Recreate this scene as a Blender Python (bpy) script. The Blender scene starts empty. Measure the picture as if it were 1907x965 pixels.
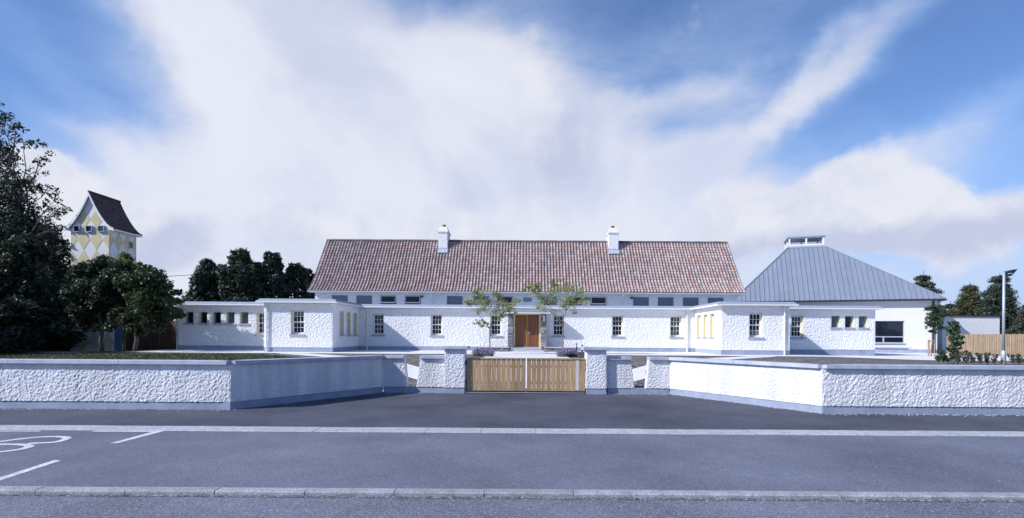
import bpy, math, random
import numpy as np
from mathutils import Vector, Matrix, noise

R = math.radians
PI = math.pi
random.seed(7)
C = bpy.context.scene.collection
scene = bpy.context.scene

# ------------------------------------------------------------------ camera
EYE = 1.6
cam_d = bpy.data.cameras.new('camera')
cam = bpy.data.objects.new('camera', cam_d)
C.objects.link(cam)
cam_d.sensor_width = 36.0
cam_d.sensor_fit = 'HORIZONTAL'
cam_d.lens = 36.0 * 1000 / 1907
cam_d.shift_x = -27.6 / 1907
cam_d.shift_y = 143.7 / 1907
cam_d.clip_start = 0.1
cam_d.clip_end = 3000
cam.matrix_world = Matrix.Translation((0, 0, EYE)) @ Matrix.Rotation(PI / 2, 4, 'X') @ Matrix.Rotation(0.0065, 4, 'Z')
scene.camera = cam

# ------------------------------------------------------------------ colour management, sun, sky
scene.view_settings.view_transform = 'Standard'
scene.view_settings.look = 'None'
scene.view_settings.exposure = 0.15
scene.view_settings.gamma = 1.0
scene.cycles.max_bounces = 6
scene.cycles.diffuse_bounces = 3
scene.cycles.glossy_bounces = 3
scene.cycles.transparent_max_bounces = 8

SUN_TRAVEL = Vector((1.0, 0.455, -0.775)).normalized()
SUN_EL = math.asin(-SUN_TRAVEL.z)
SUN_AZ = math.atan2(-SUN_TRAVEL.x, -SUN_TRAVEL.y)       # clockwise from +Y
sun_d = bpy.data.lights.new('sun', 'SUN')
sun_d.energy = 4.6
sun_d.angle = R(0.53)
sun_d.color = (1.0, 0.985, 0.97)
sun = bpy.data.objects.new('sun', sun_d)
C.objects.link(sun)
sun.rotation_euler = SUN_TRAVEL.to_track_quat('-Z', 'Y').to_euler()
sun.location = (-30, -15, 40)

world = bpy.data.worlds.new('World')
scene.world = world
world.use_nodes = True


def px_dir(px, py):
    """azimuth, elevation of a photo pixel"""
    x = px - 953.5
    y = py - 482.5
    xu = 953.5 + x + y * .0065 - 982
    yu = 626 - (482.5 + y - x * .0065)
    az = math.atan2(xu, 1000)
    el = math.atan2(yu, math.hypot(xu, 1000))
    return az, el


def build_sky():
    nt = world.node_tree
    nt.nodes.clear()
    N = nt.nodes.new
    L = nt.links.new

    def val(v):
        return v

    def math_(op, a, b=None, c=None, clamp=False):
        n = N('ShaderNodeMath')
        n.operation = op
        n.use_clamp = clamp
        for i, q in enumerate((a, b, c)):
            if q is None:
                continue
            if isinstance(q, (int, float)):
                n.inputs[i].default_value = q
            else:
                L(q, n.inputs[i])
        return n.outputs[0]

    def mapr(v, a, b, c=0.0, d=1.0, kind='SMOOTHSTEP'):
        n = N('ShaderNodeMapRange')
        n.interpolation_type = kind
        L(v, n.inputs[0])
        for i, q in zip((1, 2, 3, 4), (a, b, c, d)):
            n.inputs[i].default_value = q
        return n.outputs[0]

    def vmath(op, a, b=None):
        n = N('ShaderNodeVectorMath')
        n.operation = op
        for i, q in enumerate((a, b)):
            if q is None:
                continue
            if isinstance(q, tuple):
                n.inputs[i].default_value = q
            else:
                L(q, n.inputs[i])
        return n

    def noise_(vec, scale, detail, rough=.55, dist=0.0):
        n = N('ShaderNodeTexNoise')
        L(vec, n.inputs['Vector'])
        n.inputs['Scale'].default_value = scale
        n.inputs['Detail'].default_value = detail
        n.inputs['Roughness'].default_value = rough
        n.inputs['Distortion'].default_value = dist
        return n

    def mix(f, a, b, mode='MIX'):
        n = N('ShaderNodeMix')
        n.data_type = 'RGBA'
        n.blend_type = mode
        n.clamp_factor = True
        if isinstance(f, (int, float)):
            n.inputs[0].default_value = f
        else:
            L(f, n.inputs[0])
        for i, q in ((6, a), (7, b)):
            if isinstance(q, tuple):
                n.inputs[i].default_value = (*q, 1)
            else:
                L(q, n.inputs[i])
        return n.outputs[2]

    tc = N('ShaderNodeTexCoord')
    nrm = vmath('NORMALIZE', tc.outputs['Generated']).outputs[0]
    sep = N('ShaderNodeSeparateXYZ')
    L(nrm, sep.inputs[0])
    az = math_('ARCTAN2', sep.outputs[0], sep.outputs[1])
    el = math_('ARCSINE', sep.outputs[2])
    comb = N('ShaderNodeCombineXYZ')
    L(az, comb.inputs[0])
    L(el, comb.inputs[1])
    # billow warp
    wn = noise_(nrm, 5.0, 5, .55)
    wv = vmath('SUBTRACT', wn.outputs['Color'], (.5, .5, .5)).outputs[0]
    wv2 = vmath('MULTIPLY', wv, (.16, .13, 0)).outputs[0]
    warped = vmath('ADD', comb.outputs[0], wv2).outputs[0]

    def blob(px, py, rx, ry, rot, w, soft=0.0, warp=True):
        a, e = px_dir(px, py)
        m = N('ShaderNodeMapping')
        m.vector_type = 'TEXTURE'
        m.inputs['Location'].default_value = (a, e, 0)
        m.inputs['Rotation'].default_value = (0, 0, R(rot))
        k = 1.0 / 1000 * math.cos(a)
        m.inputs['Scale'].default_value = (rx * k, ry * k, 1)
        L(warped if warp else comb.outputs[0], m.inputs[0])
        ln = vmath('LENGTH', m.outputs[0]).outputs['Value']
        return math_('MULTIPLY', mapr(ln, soft, 1.0, 1.0, 0.0), w)

    def total(lst):
        s = lst[0]
        for q in lst[1:]:
            s = math_('ADD', s, q)
        return s

    # thin high veil: soft, wide
    veil = total([
        blob(600, 130, 560, 330, -25, .95, .1),
        blob(760, 330, 560, 300, 0, .85, .2),
        blob(950, 120, 240, 240, 0, .5, .1),
        blob(380, 60, 260, 120, -35, .45),
        blob(100, 130, 320, 60, -38, .22),
        blob(1480, 190, 360, 42, 40, .30, 0),
        blob(1300, 150, 480, 260, 20, .40, .1),
        blob(1500, 330, 420, 120, 15, .34, .1),
        blob(1200, 330, 250, 200, 0, .3, .1),
        blob(1650, 60, 300, 50, 35, .25, 0),
        blob(250, 330, 300, 90, -20, .3, .1),
        blob(1580, 100, 260, 60, 40, .25, 0),
        blob(1330, 290, 260, 80, 30, .30, 0),
        blob(1250, 190, 300, 50, 8, .22, 0),
        blob(1800, 230, 380, 70, 24, .36, 0),
        blob(1760, 330, 400, 110, 20, .5, 0),
        blob(1150, 420, 420, 190, 0, .75, .1),
        blob(350, 420, 420, 200, 0, .55, .1),
        blob(160, 250, 220, 30, -25, .2),
        blob(1000, 540, 1600, 130, 0, .55, .2),
    ])
    streak_v = N('ShaderNodeMapping')
    L(nrm, streak_v.inputs[0])
    streak_v.inputs['Rotation'].default_value = (0, R(-35), 0)
    streak_v.inputs['Scale'].default_value = (1.2, 1.5, 4.5)
    sn = noise_(streak_v.outputs[0], 2.6, 7, .6, .4).outputs['Fac']
    n1 = noise_(nrm, 3.2, 8, .58, .2).outputs['Fac']
    n6 = noise_(nrm, 4.2, 8, .52, .5).outputs['Fac']
    veil_n = math_('ADD', veil, math_('MULTIPLY', math_('SUBTRACT', sn, .5), .62))
    veil_n = math_('ADD', veil_n, math_('MULTIPLY', math_('SUBTRACT', n1, .5), .50))
    veil_f = mapr(veil_n, -.05, 1.0)
    # general cover for the rest of the sky, behind the camera and overhead
    back = mapr(sep.outputs[1], -.1, .35, 1.0, 0.0)
    gen = math_('MULTIPLY', mapr(n1, .48, .76), math_('MULTIPLY', back, .35))
    veil_f = math_('MAXIMUM', veil_f, gen)
    veil_f = math_('MULTIPLY', veil_f, mapr(n6, .30, .62, .97, .84))

    # cumulus: crisper tops
    cum = total([
        blob(1640, 370, 190, 130, -10, 1.0, .15),
        blob(1800, 410, 230, 110, -10, .95, .2),
        blob(1390, 400, 140, 110, -10, .9, .15),
        blob(1500, 430, 260, 90, 0, .8, .2),
        blob(150, 400, 170, 150, -30, 1.0, .35),
        blob(80, 350, 120, 110, -20, .8, .2),
        blob(260, 440, 150, 110, -25, .85, .2),
        blob(1020, 250, 170, 220, 0, .75, .1),
        blob(620, 420, 300, 80, 0, .6, .1),
        blob(880, 430, 300, 100, 0, .5, .1),
    ])
    n2 = noise_(nrm, 9.0, 7, .52, .1).outputs['Fac']
    cum_n = math_('ADD', cum, math_('MULTIPLY', math_('SUBTRACT', n2, .5), 1.7))
    cum_f = mapr(cum_n, .24, .80)

    # grey undersides, dark blue-grey bank low right and behind the tower
    grey = total([
        blob(1750, 440, 300, 60, -2, .75, .1),
        blob(1480, 470, 220, 60, 0, .7, .1),
        blob(310, 450, 90, 110, -15, 1.0, .2),
        blob(1080, 300, 110, 170, 0, .6, .1),
        blob(560, 200, 320, 200, 0, .35, .1),
        blob(900, 350, 300, 120, 0, .45, .1),
        blob(1800, 530, 420, 50, 0, .95, .2),
        blob(520, 440, 180, 60, 0, .3),
    ])
    n3 = noise_(nrm, 4.5, 6, .55).outputs['Fac']
    grey_n = math_('ADD', grey, math_('MULTIPLY', math_('SUBTRACT', n3, .5), 1.1))
    grey_f = mapr(grey_n, .05, .95)

    sky = N('ShaderNodeTexSky')
    sky.sky_type = 'NISHITA'
    sky.sun_disc = False
    sky.sun_elevation = SUN_EL
    sky.sun_rotation = SUN_AZ
    sky.altitude = 50
    sky.air_density = 1.0
    sky.dust_density = 0.4
    sky.ozone_density = 2.2
    skyc = mix(1.0, sky.outputs[0], (1.24, 1.46, 1.92), 'MULTIPLY')
    skyc = mix(mapr(el, -.02, .34, .85, 0.0), skyc, (5.2, 6.4, 9.2))
    white = (9.6, 9.9, 11.0)
    vg = math_('ADD', math_('MULTIPLY', grey_f, .55), mapr(n6, .38, .74, -.1, .62), None, True)
    vg = math_('MULTIPLY', vg, mapr(veil_f, .35, .9))
    veilc = mix(vg, mix(mapr(veil_f, .15, .8), (5.6, 7.9, 12.2), (9.8, 10.1, 11.3)), (7.5, 8.1, 10.3))
    n5 = noise_(nrm, 11.0, 7, .6, .4).outputs['Fac']
    grey_c = math_('MULTIPLY', math_('ADD', grey_f, math_('MULTIPLY', math_('SUBTRACT', n5, .44), 2.3), None, True), .92)
    cumc = mix(grey_c, white, (6.5, 7.1, 9.4))
    c1 = mix(veil_f, skyc, veilc)
    c2 = mix(cum_f, c1, cumc)
    bg = N('ShaderNodeBackground')
    L(c2, bg.inputs[0])
    bg.inputs[1].default_value = 0.075
    out = N('ShaderNodeOutputWorld')
    L(bg.outputs[0], out.inputs[0])


build_sky()


# ------------------------------------------------------------------ helpers
def at(px, py, Y):
    x = px - 953.5
    y = py - 482.5
    xu = 953.5 + x + y * .0065 - 982
    yu = 482.5 + y - x * .0065 - 626
    return Vector((xu * Y / 1000, Y, EYE - yu * Y / 1000))


W = {}          # world origin of every object we place


def tag(o, label=None, cat=None, group=None, kind=None):
    if label:
        o['label'] = label
    if cat:
        o['category'] = cat
    if group:
        o['group'] = group
    if kind:
        o['kind'] = kind
    return o


def link(o, parent, origin):
    C.objects.link(o)
    origin = Vector(origin)
    if parent is not None:
        o.parent = parent
        o.location = origin - W[parent.name]
    else:
        o.location = origin
    W[o.name] = origin
    return o


def thing(name, loc, label, cat, group=None, kind=None):
    o = bpy.data.objects.new(name, None)
    o.empty_display_size = .2
    link(o, None, loc)
    return tag(o, label, cat, group, kind)


class MB:
    def __init__(s):
        s.v = []
        s.f = []
        s.col = []      # per-vertex colour, optional

    def poly(s, pts):
        b = len(s.v)
        s.v += [tuple(p) for p in pts]
        s.f.append(tuple(range(b, b + len(pts))))

    def box(s, x0, x1, y0, y1, z0, z1):
        s.hexa([(x0, y0, z0), (x1, y0, z0), (x1, y1, z0), (x0, y1, z0), (x0, y0, z1), (x1, y0, z1), (x1, y1, z1), (x0, y1, z1)])

    def hexa(s, p):
        b = len(s.v)
        s.v += [tuple(q) for q in p]
        for f in ((3, 2, 1, 0), (4, 5, 6, 7), (0, 1, 5, 4), (1, 2, 6, 5), (2, 3, 7, 6), (3, 0, 4, 7)):
            s.f.append(tuple(b + i for i in f))

    def obox(s, o, ux, uy, uz, a0, a1, b0, b1, c0, c1):
        o, ux, uy, uz = Vector(o), Vector(ux), Vector(uy), Vector(uz)
        P = lambda a, b, c: o + ux * a + uy * b + uz * c
        s.hexa([P(a0, b0, c0), P(a1, b0, c0), P(a1, b1, c0), P(a0, b1, c0), P(a0, b0, c1), P(a1, b0, c1), P(a1, b1, c1), P(a0, b1, c1)])

    def prism(s, poly, ext):
        """poly: list of 3d points (planar), ext: extrusion vector"""
        e = Vector(ext)
        b = len(s.v)
        n = len(poly)
        s.v += [tuple(p) for p in poly] + [tuple(Vector(p) + e) for p in poly]
        s.f.append(tuple(range(b, b + n)))
        s.f.append(tuple(range(b + 2 * n - 1, b + n - 1, -1)))
        for i in range(n):
            j = (i + 1) % n
            s.f.append((b + j, b + i, b + n + i, b + n + j))

    def tube(s, pts, rad, n=7, cap=True):
        pts = [Vector(p) for p in pts]
        if isinstance(rad, (int, float)):
            rad = [rad] * len(pts)
        b = len(s.v)
        for i, p in enumerate(pts):
            d = (pts[min(i + 1, len(pts) - 1)] - pts[max(i - 1, 0)])
            d = d.normalized() if d.length > 1e-9 else Vector((0, 0, 1))
            a = Vector((0, 0, 1)) if abs(d.z) < .9 else Vector((1, 0, 0))
            u = d.cross(a).normalized()
            w = d.cross(u)
            for k in range(n):
                t = 2 * PI * k / n
                s.v.append(tuple(p + (u * math.cos(t) + w * math.sin(t)) * rad[i]))
        for i in range(len(pts) - 1):
            for k in range(n):
                k2 = (k + 1) % n
                s.f.append((b + i * n + k, b + i * n + k2, b + (i + 1) * n + k2, b + (i + 1) * n + k))
        if cap:
            s.f.append(tuple(b + k for k in range(n - 1, -1, -1)))
            s.f.append(tuple(b + (len(pts) - 1) * n + k for k in range(n)))

    def mesh(s, name, mat, origin=(0, 0, 0), smooth=False):
        import bmesh
        me = bpy.data.meshes.new(name)
        o = Vector(origin)
        me.from_pydata([(v[0] - o.x, v[1] - o.y, v[2] - o.z) for v in s.v], [], s.f)
        if s.col:
            a = me.color_attributes.new('tint', 'FLOAT_COLOR', 'POINT')
            arr = np.ones((len(s.v), 4), dtype=np.float32)
            arr[:, :3] = np.array(s.col, dtype=np.float32)
            a.data.foreach_set('color', arr.ravel())
        if len(s.f) < 4000:
            bm = bmesh.new()
            bm.from_mesh(me)
            bmesh.ops.recalc_face_normals(bm, faces=bm.faces)
            bm.to_mesh(me)
            bm.free()
        me.materials.append(mat)
        if smooth:
            me.polygons.foreach_set('use_smooth', [True] * len(me.polygons))
        me.update()
        return me

    def build(s, name, mat, parent=None, origin=None, smooth=False, bevel=0):
        if origin is None:
            origin = W[parent.name] if parent is not None else Vector((0, 0, 0))
        me = s.mesh(name, mat, origin, smooth)
        o = bpy.data.objects.new(name, me)
        link(o, parent, origin)
        if bevel:
            m = o.modifiers.new('edge', 'BEVEL')
            m.width = bevel
            m.segments = 2
            m.limit_method = 'ANGLE'
        return o


def inst(name, me, parent, loc, rot=None):
    o = bpy.data.objects.new(name, me)
    link(o, parent, loc)
    if rot is not None:
        o.rotation_euler = rot
    return o


def copy_tree(o, parent, loc, rotz=None):
    c = o.copy()
    C.objects.link(c)
    loc = Vector(loc)
    c.parent = parent
    c.location = loc - (W[parent.name] if parent is not None else Vector((0, 0, 0)))
    if rotz is not None:
        c.rotation_euler = (0, 0, rotz)
    W[c.name] = loc
    for ch in o.children:
        d = ch.copy()
        C.objects.link(d)
        d.parent = c
        for g in ch.children:
            e = g.copy()
            C.objects.link(e)
            e.parent = d
    return c


# ------------------------------------------------------------------ materials
def new_mat(name):
    m = bpy.data.materials.new(name)
    m.use_nodes = True
    nt = m.node_tree
    nt.nodes.clear()
    return m, nt


def principled(name, base, rough=.6, spec=.5, var=0.0, var_scale=3.0, bump=0.0, bump_scale=20.0, bump_dist=.02, bump_detail=4,
               metal=0.0, col2=None, tint=False, speck=None, speck_scale=80.0, speck_amt=.0, stretch=None, obj_rand=0.0, bump_rough=.5):
    m, nt = new_mat(name)
    N, L = nt.nodes.new, nt.links.new
    out = N('ShaderNodeOutputMaterial')
    p = N('ShaderNodeBsdfPrincipled')
    L(p.outputs[0], out.inputs[0])
    p.inputs['Roughness'].default_value = rough
    p.inputs['Specular IOR Level'].default_value = spec
    p.inputs['Metallic'].default_value = metal
    tc = N('ShaderNodeTexCoord')
    geo = N('ShaderNodeNewGeometry')
    vec = geo.outputs['Position']
    if stretch:
        mp = N('ShaderNodeMapping')
        mp.inputs['Scale'].default_value = stretch
        L(vec, mp.inputs[0])
        vec = mp.outputs[0]

    def mixn(f, a, b, mode='MIX'):
        n = N('ShaderNodeMix')
        n.data_type = 'RGBA'
        n.blend_type = mode
        for i, q in ((0, f),):
            if isinstance(q, (int, float)):
                n.inputs[0].default_value = q
            else:
                L(q, n.inputs[0])
        for i, q in ((6, a), (7, b)):
            if isinstance(q, tuple):
                n.inputs[i].default_value = (*q, 1)
            else:
                L(q, n.inputs[i])
        return n.outputs[2]

    col = tuple(base)
    if tint:
        at_ = N('ShaderNodeAttribute')
        at_.attribute_name = 'tint'
        col = mixn(1.0, at_.outputs['Color'], tuple(base), 'MULTIPLY')
    if var:
        n = N('ShaderNodeTexNoise')
        L(vec, n.inputs['Vector'])
        n.inputs['Scale'].default_value = var_scale
        n.inputs['Detail'].default_value = 6
        n.inputs['Roughness'].default_value = .6
        mr = N('ShaderNodeMapRange')
        L(n.outputs['Fac'], mr.inputs[0])
        mr.inputs[1].default_value = .3
        mr.inputs[2].default_value = .7
        if col2:
            if isinstance(col, tuple):
                col = mixn(mr.outputs[0], col, tuple(col2))
            else:
                col = mixn(mr.outputs[0], col, mixn(1.0, col, tuple(col2), 'MULTIPLY'))
        else:
            mr.inputs[3].default_value = 1 - var
            mr.inputs[4].default_value = 1 + var
            cv = N('ShaderNodeCombineColor')
            for i in range(3):
                L(mr.outputs[0], cv.inputs[i])
            col = mixn(1.0, col, cv.outputs[0], 'MULTIPLY')
    if speck:
        v = N('ShaderNodeTexVoronoi')
        L(geo.outputs['Position'], v.inputs['Vector'])
        v.inputs['Scale'].default_value = speck_scale
        sp = N('ShaderNodeSeparateColor')
        L(v.outputs['Color'], sp.inputs[0])
        mr = N('ShaderNodeMapRange')
        L(sp.outputs[0], mr.inputs[0])
        mr.inputs[1].default_value = 1 - speck_amt
        mr.inputs[2].default_value = 1.0
        col = mixn(mr.outputs[0], col, tuple(speck))
        # dark gaps between the chips
        mr2 = N('ShaderNodeMapRange')
        L(sp.outputs[1], mr2.inputs[0])
        mr2.inputs[1].default_value = 0
        mr2.inputs[2].default_value = 1
        mr2.inputs[3].default_value = .62
        mr2.inputs[4].default_value = 1.38
        cv = N('ShaderNodeCombineColor')
        for i in range(3):
            L(mr2.outputs[0], cv.inputs[i])
        col = mixn(1.0, col, cv.outputs[0], 'MULTIPLY')
    if obj_rand:
        oi = N('ShaderNodeObjectInfo')
        mr = N('ShaderNodeMapRange')
        L(oi.outputs['Random'], mr.inputs[0])
        mr.inputs[3].default_value = 1 - obj_rand
        mr.inputs[4].default_value = 1 + obj_rand
        cv = N('ShaderNodeCombineColor')
        for i in range(3):
            L(mr.outputs[0], cv.inputs[i])
        col = mixn(1.0, col, cv.outputs[0], 'MULTIPLY')
    if isinstance(col, tuple):
        p.inputs['Base Color'].default_value = (*col, 1)
    else:
        L(col, p.inputs['Base Color'])
    if bump:
        n = N('ShaderNodeTexNoise')
        L(geo.outputs['Position'] if not stretch else vec, n.inputs['Vector'])
        n.inputs['Scale'].default_value = bump_scale
        n.inputs['Detail'].default_value = bump_detail
        n.inputs['Roughness'].default_value = bump_rough
        b = N('ShaderNodeBump')
        b.inputs['Strength'].default_value = bump
        b.inputs['Distance'].default_value = bump_dist
        L(n.outputs['Fac'], b.inputs['Height'])
        L(b.outputs[0], p.inputs['Normal'])
    return m


def foliage_mat(name, base, trans=.3, var=.5):
    m, nt = new_mat(name)
    N, L = nt.nodes.new, nt.links.new
    out = N('ShaderNodeOutputMaterial')
    at_ = N('ShaderNodeAttribute')
    at_.attribute_name = 'tint'
    mx = N('ShaderNodeMix')
    mx.data_type = 'RGBA'
    mx.blend_type = 'MULTIPLY'
    mx.inputs[0].default_value = 1
    L(at_.outputs['Color'], mx.inputs[6])
    mx.inputs[7].default_value = (*base, 1)
    p = N('ShaderNodeBsdfPrincipled')
    p.inputs['Roughness'].default_value = .5
    p.inputs['Specular IOR Level'].default_value = .35
    L(mx.outputs[2], p.inputs['Base Color'])
    t = N('ShaderNodeBsdfTranslucent')
    L(mx.outputs[2], t.inputs[0])
    s = N('ShaderNodeMixShader')
    s.inputs[0].default_value = trans
    L(p.outputs[0], s.inputs[1])
    L(t.outputs[0], s.inputs[2])
    L(s.outputs[0], out.inputs[0])
    return m


def glass_mat(name, base, rough=.03):
    m, nt = new_mat(name)
    N, L = nt.nodes.new, nt.links.new
    out = N('ShaderNodeOutputMaterial')
    p = N('ShaderNodeBsdfPrincipled')
    p.inputs['Base Color'].default_value = (*base, 1)
    p.inputs['Roughness'].default_value = rough
    p.inputs['Specular IOR Level'].default_value = .7
    L(p.outputs[0], out.inputs[0])
    return m


M = dict(
    render=principled('roughcast_render', (.80, .80, .81), .9, .2, var=.04, var_scale=1.2),
    roughcast=principled('roughcast_wall', (.80, .80, .815), .9, .2, var=.05, var_scale=.9, bump=.8, bump_scale=14.0, bump_dist=.04, bump_detail=3, bump_rough=.6),
    wall_render=principled('boundary_render', (.68, .685, .72), .9, .2, var=.16, var_scale=1.5, stretch=(2.2, 2.2, .35)),
    smooth=principled('smooth_render', (.71, .71, .73), .85, .25, var=.03, var_scale=.8, bump=.25, bump_scale=25, bump_dist=.01),
    plinth=principled('plinth_paint', (.30, .345, .46), .75, .3, var=.16, var_scale=2.5, bump=.3, bump_scale=40, bump_dist=.006),
    coping=principled('coping_paint', (.43, .47, .57), .7, .3, var=.18, var_scale=3, bump=.25, bump_scale=45, bump_dist=.005),
    fascia=principled('grey_fascia', (.30, .34, .43), .5, .4, var=.08, var_scale=3),
    whitepaint=principled('white_paint', (.80, .80, .80), .45, .4, var=.02),
    yellow=principled('yellow_paint', (.74, .63, .36), .6, .3, var=.04),
    frame_grey=principled('grey_frame', (.36, .40, .48), .45, .4),
    frame_dark=principled('dark_frame', (.05, .06, .09), .4, .4),
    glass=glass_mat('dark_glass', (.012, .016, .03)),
    glass_painted_sky=glass_mat('painted_sky_glass', (.10, .13, .20), .12),  # bluish base colour stands in for the sky mirrored in the panes
    glass_blind=glass_mat('glass_over_blind', (.16, .17, .20), .08),
    sill=principled('concrete_sill', (.36, .39, .47), .8, .2, var=.12, var_scale=6),
    tile=principled('clay_pantile', (1, 1, 1), .55, .45, var=.16, var_scale=9, tint=True),
    ridge=principled('ridge_tile', (.17, .15, .17), .6, .4, var=.2, var_scale=4, obj_rand=.2),
    lead=principled('lead_flashing', (.42, .46, .55), .5, .5, var=.15, var_scale=8),
    pot=principled('clay_pot', (.32, .12, .07), .7, .3, var=.15),
    door=principled('door_timber', (.20, .078, .036), .45, .45, var=.35, var_scale=2.2, stretch=(9, 9, .6), obj_rand=.18),
    door_edge=principled('door_meeting_stile', (.42, .21, .06), .5, .4),
    steel=principled('brushed_steel', (.6, .62, .66), .3, .5, metal=.8),
    galv=principled('galvanised_steel', (.50, .54, .62), .42, .5, metal=.35, var=.1, var_scale=5),
    stone=principled('grey_stone', (1, 1, 1), .85, .25, var=.22, var_scale=9, tint=True, bump=.6, bump_scale=25, bump_dist=.015),
    gate=principled('gate_plank', (.43, .29, .165), .7, .3, var=.30, var_scale=2.4, stretch=(14, 14, .9), obj_rand=.16, bump=.25, bump_scale=9, bump_dist=.004),
    gate_rail=principled('gate_rail', (.42, .33, .22), .7, .3, var=.25, var_scale=2.4, stretch=(.9, 14, 14)),
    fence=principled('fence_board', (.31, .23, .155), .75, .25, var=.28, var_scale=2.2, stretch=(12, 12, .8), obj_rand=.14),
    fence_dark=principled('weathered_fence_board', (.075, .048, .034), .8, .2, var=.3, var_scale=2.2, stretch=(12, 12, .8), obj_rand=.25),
    blackmetal=principled('black_metal', (.02, .022, .03), .45, .4),
    roofmetal=principled('grey_roof_metal', (.215, .25, .325), .5, .5, metal=.0, var=.06, var_scale=1.2, obj_rand=.035),
    dark_gutter=principled('dark_gutter', (.035, .04, .06), .4, .4),
    tower_white=principled('tower_white', (.74, .74, .76), .85, .2, var=.06, var_scale=2),
    tower_yellow=principled('tower_yellow', (.64, .56, .37), .85, .2, var=.10, var_scale=2.2, obj_rand=.04),
    brown_tile=principled('brown_roof_tile', (.075, .05, .05), .7, .3, var=.3, var_scale=7, obj_rand=.3),
    road=principled('carriageway_asphalt', (.145, .155, .205), .8, .35, var=.30, var_scale=.6, speck=(.30, .32, .37), speck_scale=95, speck_amt=.30, bump=.8, bump_scale=95, bump_dist=.012),
    layby=principled('layby_asphalt', (.136, .146, .196), .82, .35, var=.30, var_scale=.5, speck=(.19, .205, .25), speck_scale=100, speck_amt=.22, bump=.5, bump_scale=110, bump_dist=.006),
    apron=principled('apron_asphalt', (.070, .075, .102), .85, .3, var=.36, var_scale=.6, speck=(.11, .115, .14), speck_scale=90, speck_amt=.16, bump=.4, bump_scale=100, bump_dist=.006),
    kerb=principled('kerb_concrete', (.40, .41, .45), .85, .2, var=.20, var_scale=7, obj_rand=.07, speck=(.5, .5, .53), speck_scale=120, speck_amt=.12, bump=.4, bump_scale=70, bump_dist=.005),
    kerb_worn=principled('worn_kerb_concrete', (.30, .31, .35), .9, .2, var=.22, var_scale=5, obj_rand=.08, speck=(.40, .41, .45), speck_scale=130, speck_amt=.08, bump=.35, bump_scale=60, bump_dist=.006),
    marking=principled('road_paint', (.62, .64, .69), .7, .3, var=.16, var_scale=6, speck=(.36, .38, .42), speck_scale=85, speck_amt=.12),
    paving=principled('concrete_paving', (.74, .73, .74), .85, .2, var=.10, var_scale=.9),
    soil=principled('gravelly_soil', (.145, .13, .125), .95, .15, var=.5, var_scale=1.6, speck=(.34, .33, .33), speck_scale=16, speck_amt=.20, bump=.8, bump_scale=14, bump_dist=.05),
    grass=principled('mown_grass', (.042, .056, .024), .9, .2, var=.35, var_scale=2.2, bump=.6, bump_scale=30, bump_dist=.05),
    blade=foliage_mat('grass_blade', (.050, .070, .028), .2),
    bark=principled('bark', (.10, .085, .075), .9, .15, var=.4, var_scale=5, stretch=(3, 3, .7), bump=.6, bump_scale=12, bump_dist=.02),
    bark_light=principled('pale_bark', (.20, .175, .15), .85, .2, var=.3, var_scale=8),
    leaf_dark=foliage_mat('dark_leaf', (.038, .056, .036), .25),
    leaf_mid=foliage_mat('tree_leaf', (.045, .070, .026), .28),
    leaf_yellow=foliage_mat('yellow_green_leaf', (.13, .14, .035), .30),
    leaf_cypress=foliage_mat('cypress_spray', (.042, .066, .042), .12),
    leaf_spruce=foliage_mat('conifer_spray', (.050, .070, .052), .12),
    leaf_olive=foliage_mat('olive_leaf', (.085, .095, .045), .2),
    leaf_young=foliage_mat('young_leaf', (.32, .36, .15), .48),
    leaf_shrub=foliage_mat('shrub_leaf', (.060, .095, .055), .25),
    lav_leaf=foliage_mat('lavender_leaf', (.20, .23, .19), .2),
    lav_flower=foliage_mat('lavender_flower', (.34, .27, .46), .3),
    stake=principled('tree_stake', (.40, .28, .16), .75, .3, var=.2, var_scale=5),
    red=principled('red_panel', (.48, .05, .06), .5, .4),
    tealpaint=principled('blue_grey_paint', (.10, .17, .26), .6, .4, var=.1),
    cable=principled('black_cable', (.03, .03, .035), .6, .3),
    pebble=principled('pebbles', (.42, .42, .44), .9, .2, var=.3, var_scale=30),
)


# ------------------------------------------------------------------ ground
def smooth(t):
    t = max(0.0, min(1.0, t))
    return t * t * (3 - 2 * t)


def ywall(x):
    a = abs(x)
    if a >= 6.25:
        return 11.35
    if a >= 4.0:
        return 11.35 + (6.25 - a) / 2.25 * 3.65
    return 15.0


def H(x, y):
    base = .71 - .10 * smooth((x - 13) / 6) - .17 * smooth((-x - 19) / 6)
    g = smooth((abs(x) - 3.6) / 3.0)
    r = max(0.0, min(1.0, (y - 14.6) / 6.2))
    r = .5 * r + .5 * smooth(r)
    return base * (g + (1 - g) * r)


# earth inside the walls and out to the horizon
xs = [-900, -400, -200, -110, -70]
x = -46.0
while x < 46.01:
    xs.append(round(x, 3))
    x += .5
xs += [70, 110, 200, 400, 900]
ss = [0, .02, .04, .06, .08, .1, .125, .15, .175, .2, .23, .26, .3, .35, .4, .46, .53, .6, .7, .8, .9, 1.0]
mb = MB()
rows = []
for xx in xs:
    y0 = ywall(xx) + .11
    col = [(xx, y0 + s * (62 - y0)) for s in ss] + [(xx, 110), (xx, 220), (xx, 500), (xx, 1200)]
    rows.append(col)
for col in rows:
    for (a, b) in col:
        mb.v.append((a, b, H(a, min(b, 62))))
nc = len(rows[0])
for i in range(len(rows) - 1):
    for j in range(nc - 1):
        mb.f.append((i * nc + j, (i + 1) * nc + j, (i + 1) * nc + j + 1, i * nc + j + 1))
tag(mb.build('ground', M['soil'], smooth=True), kind='structure')


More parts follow.
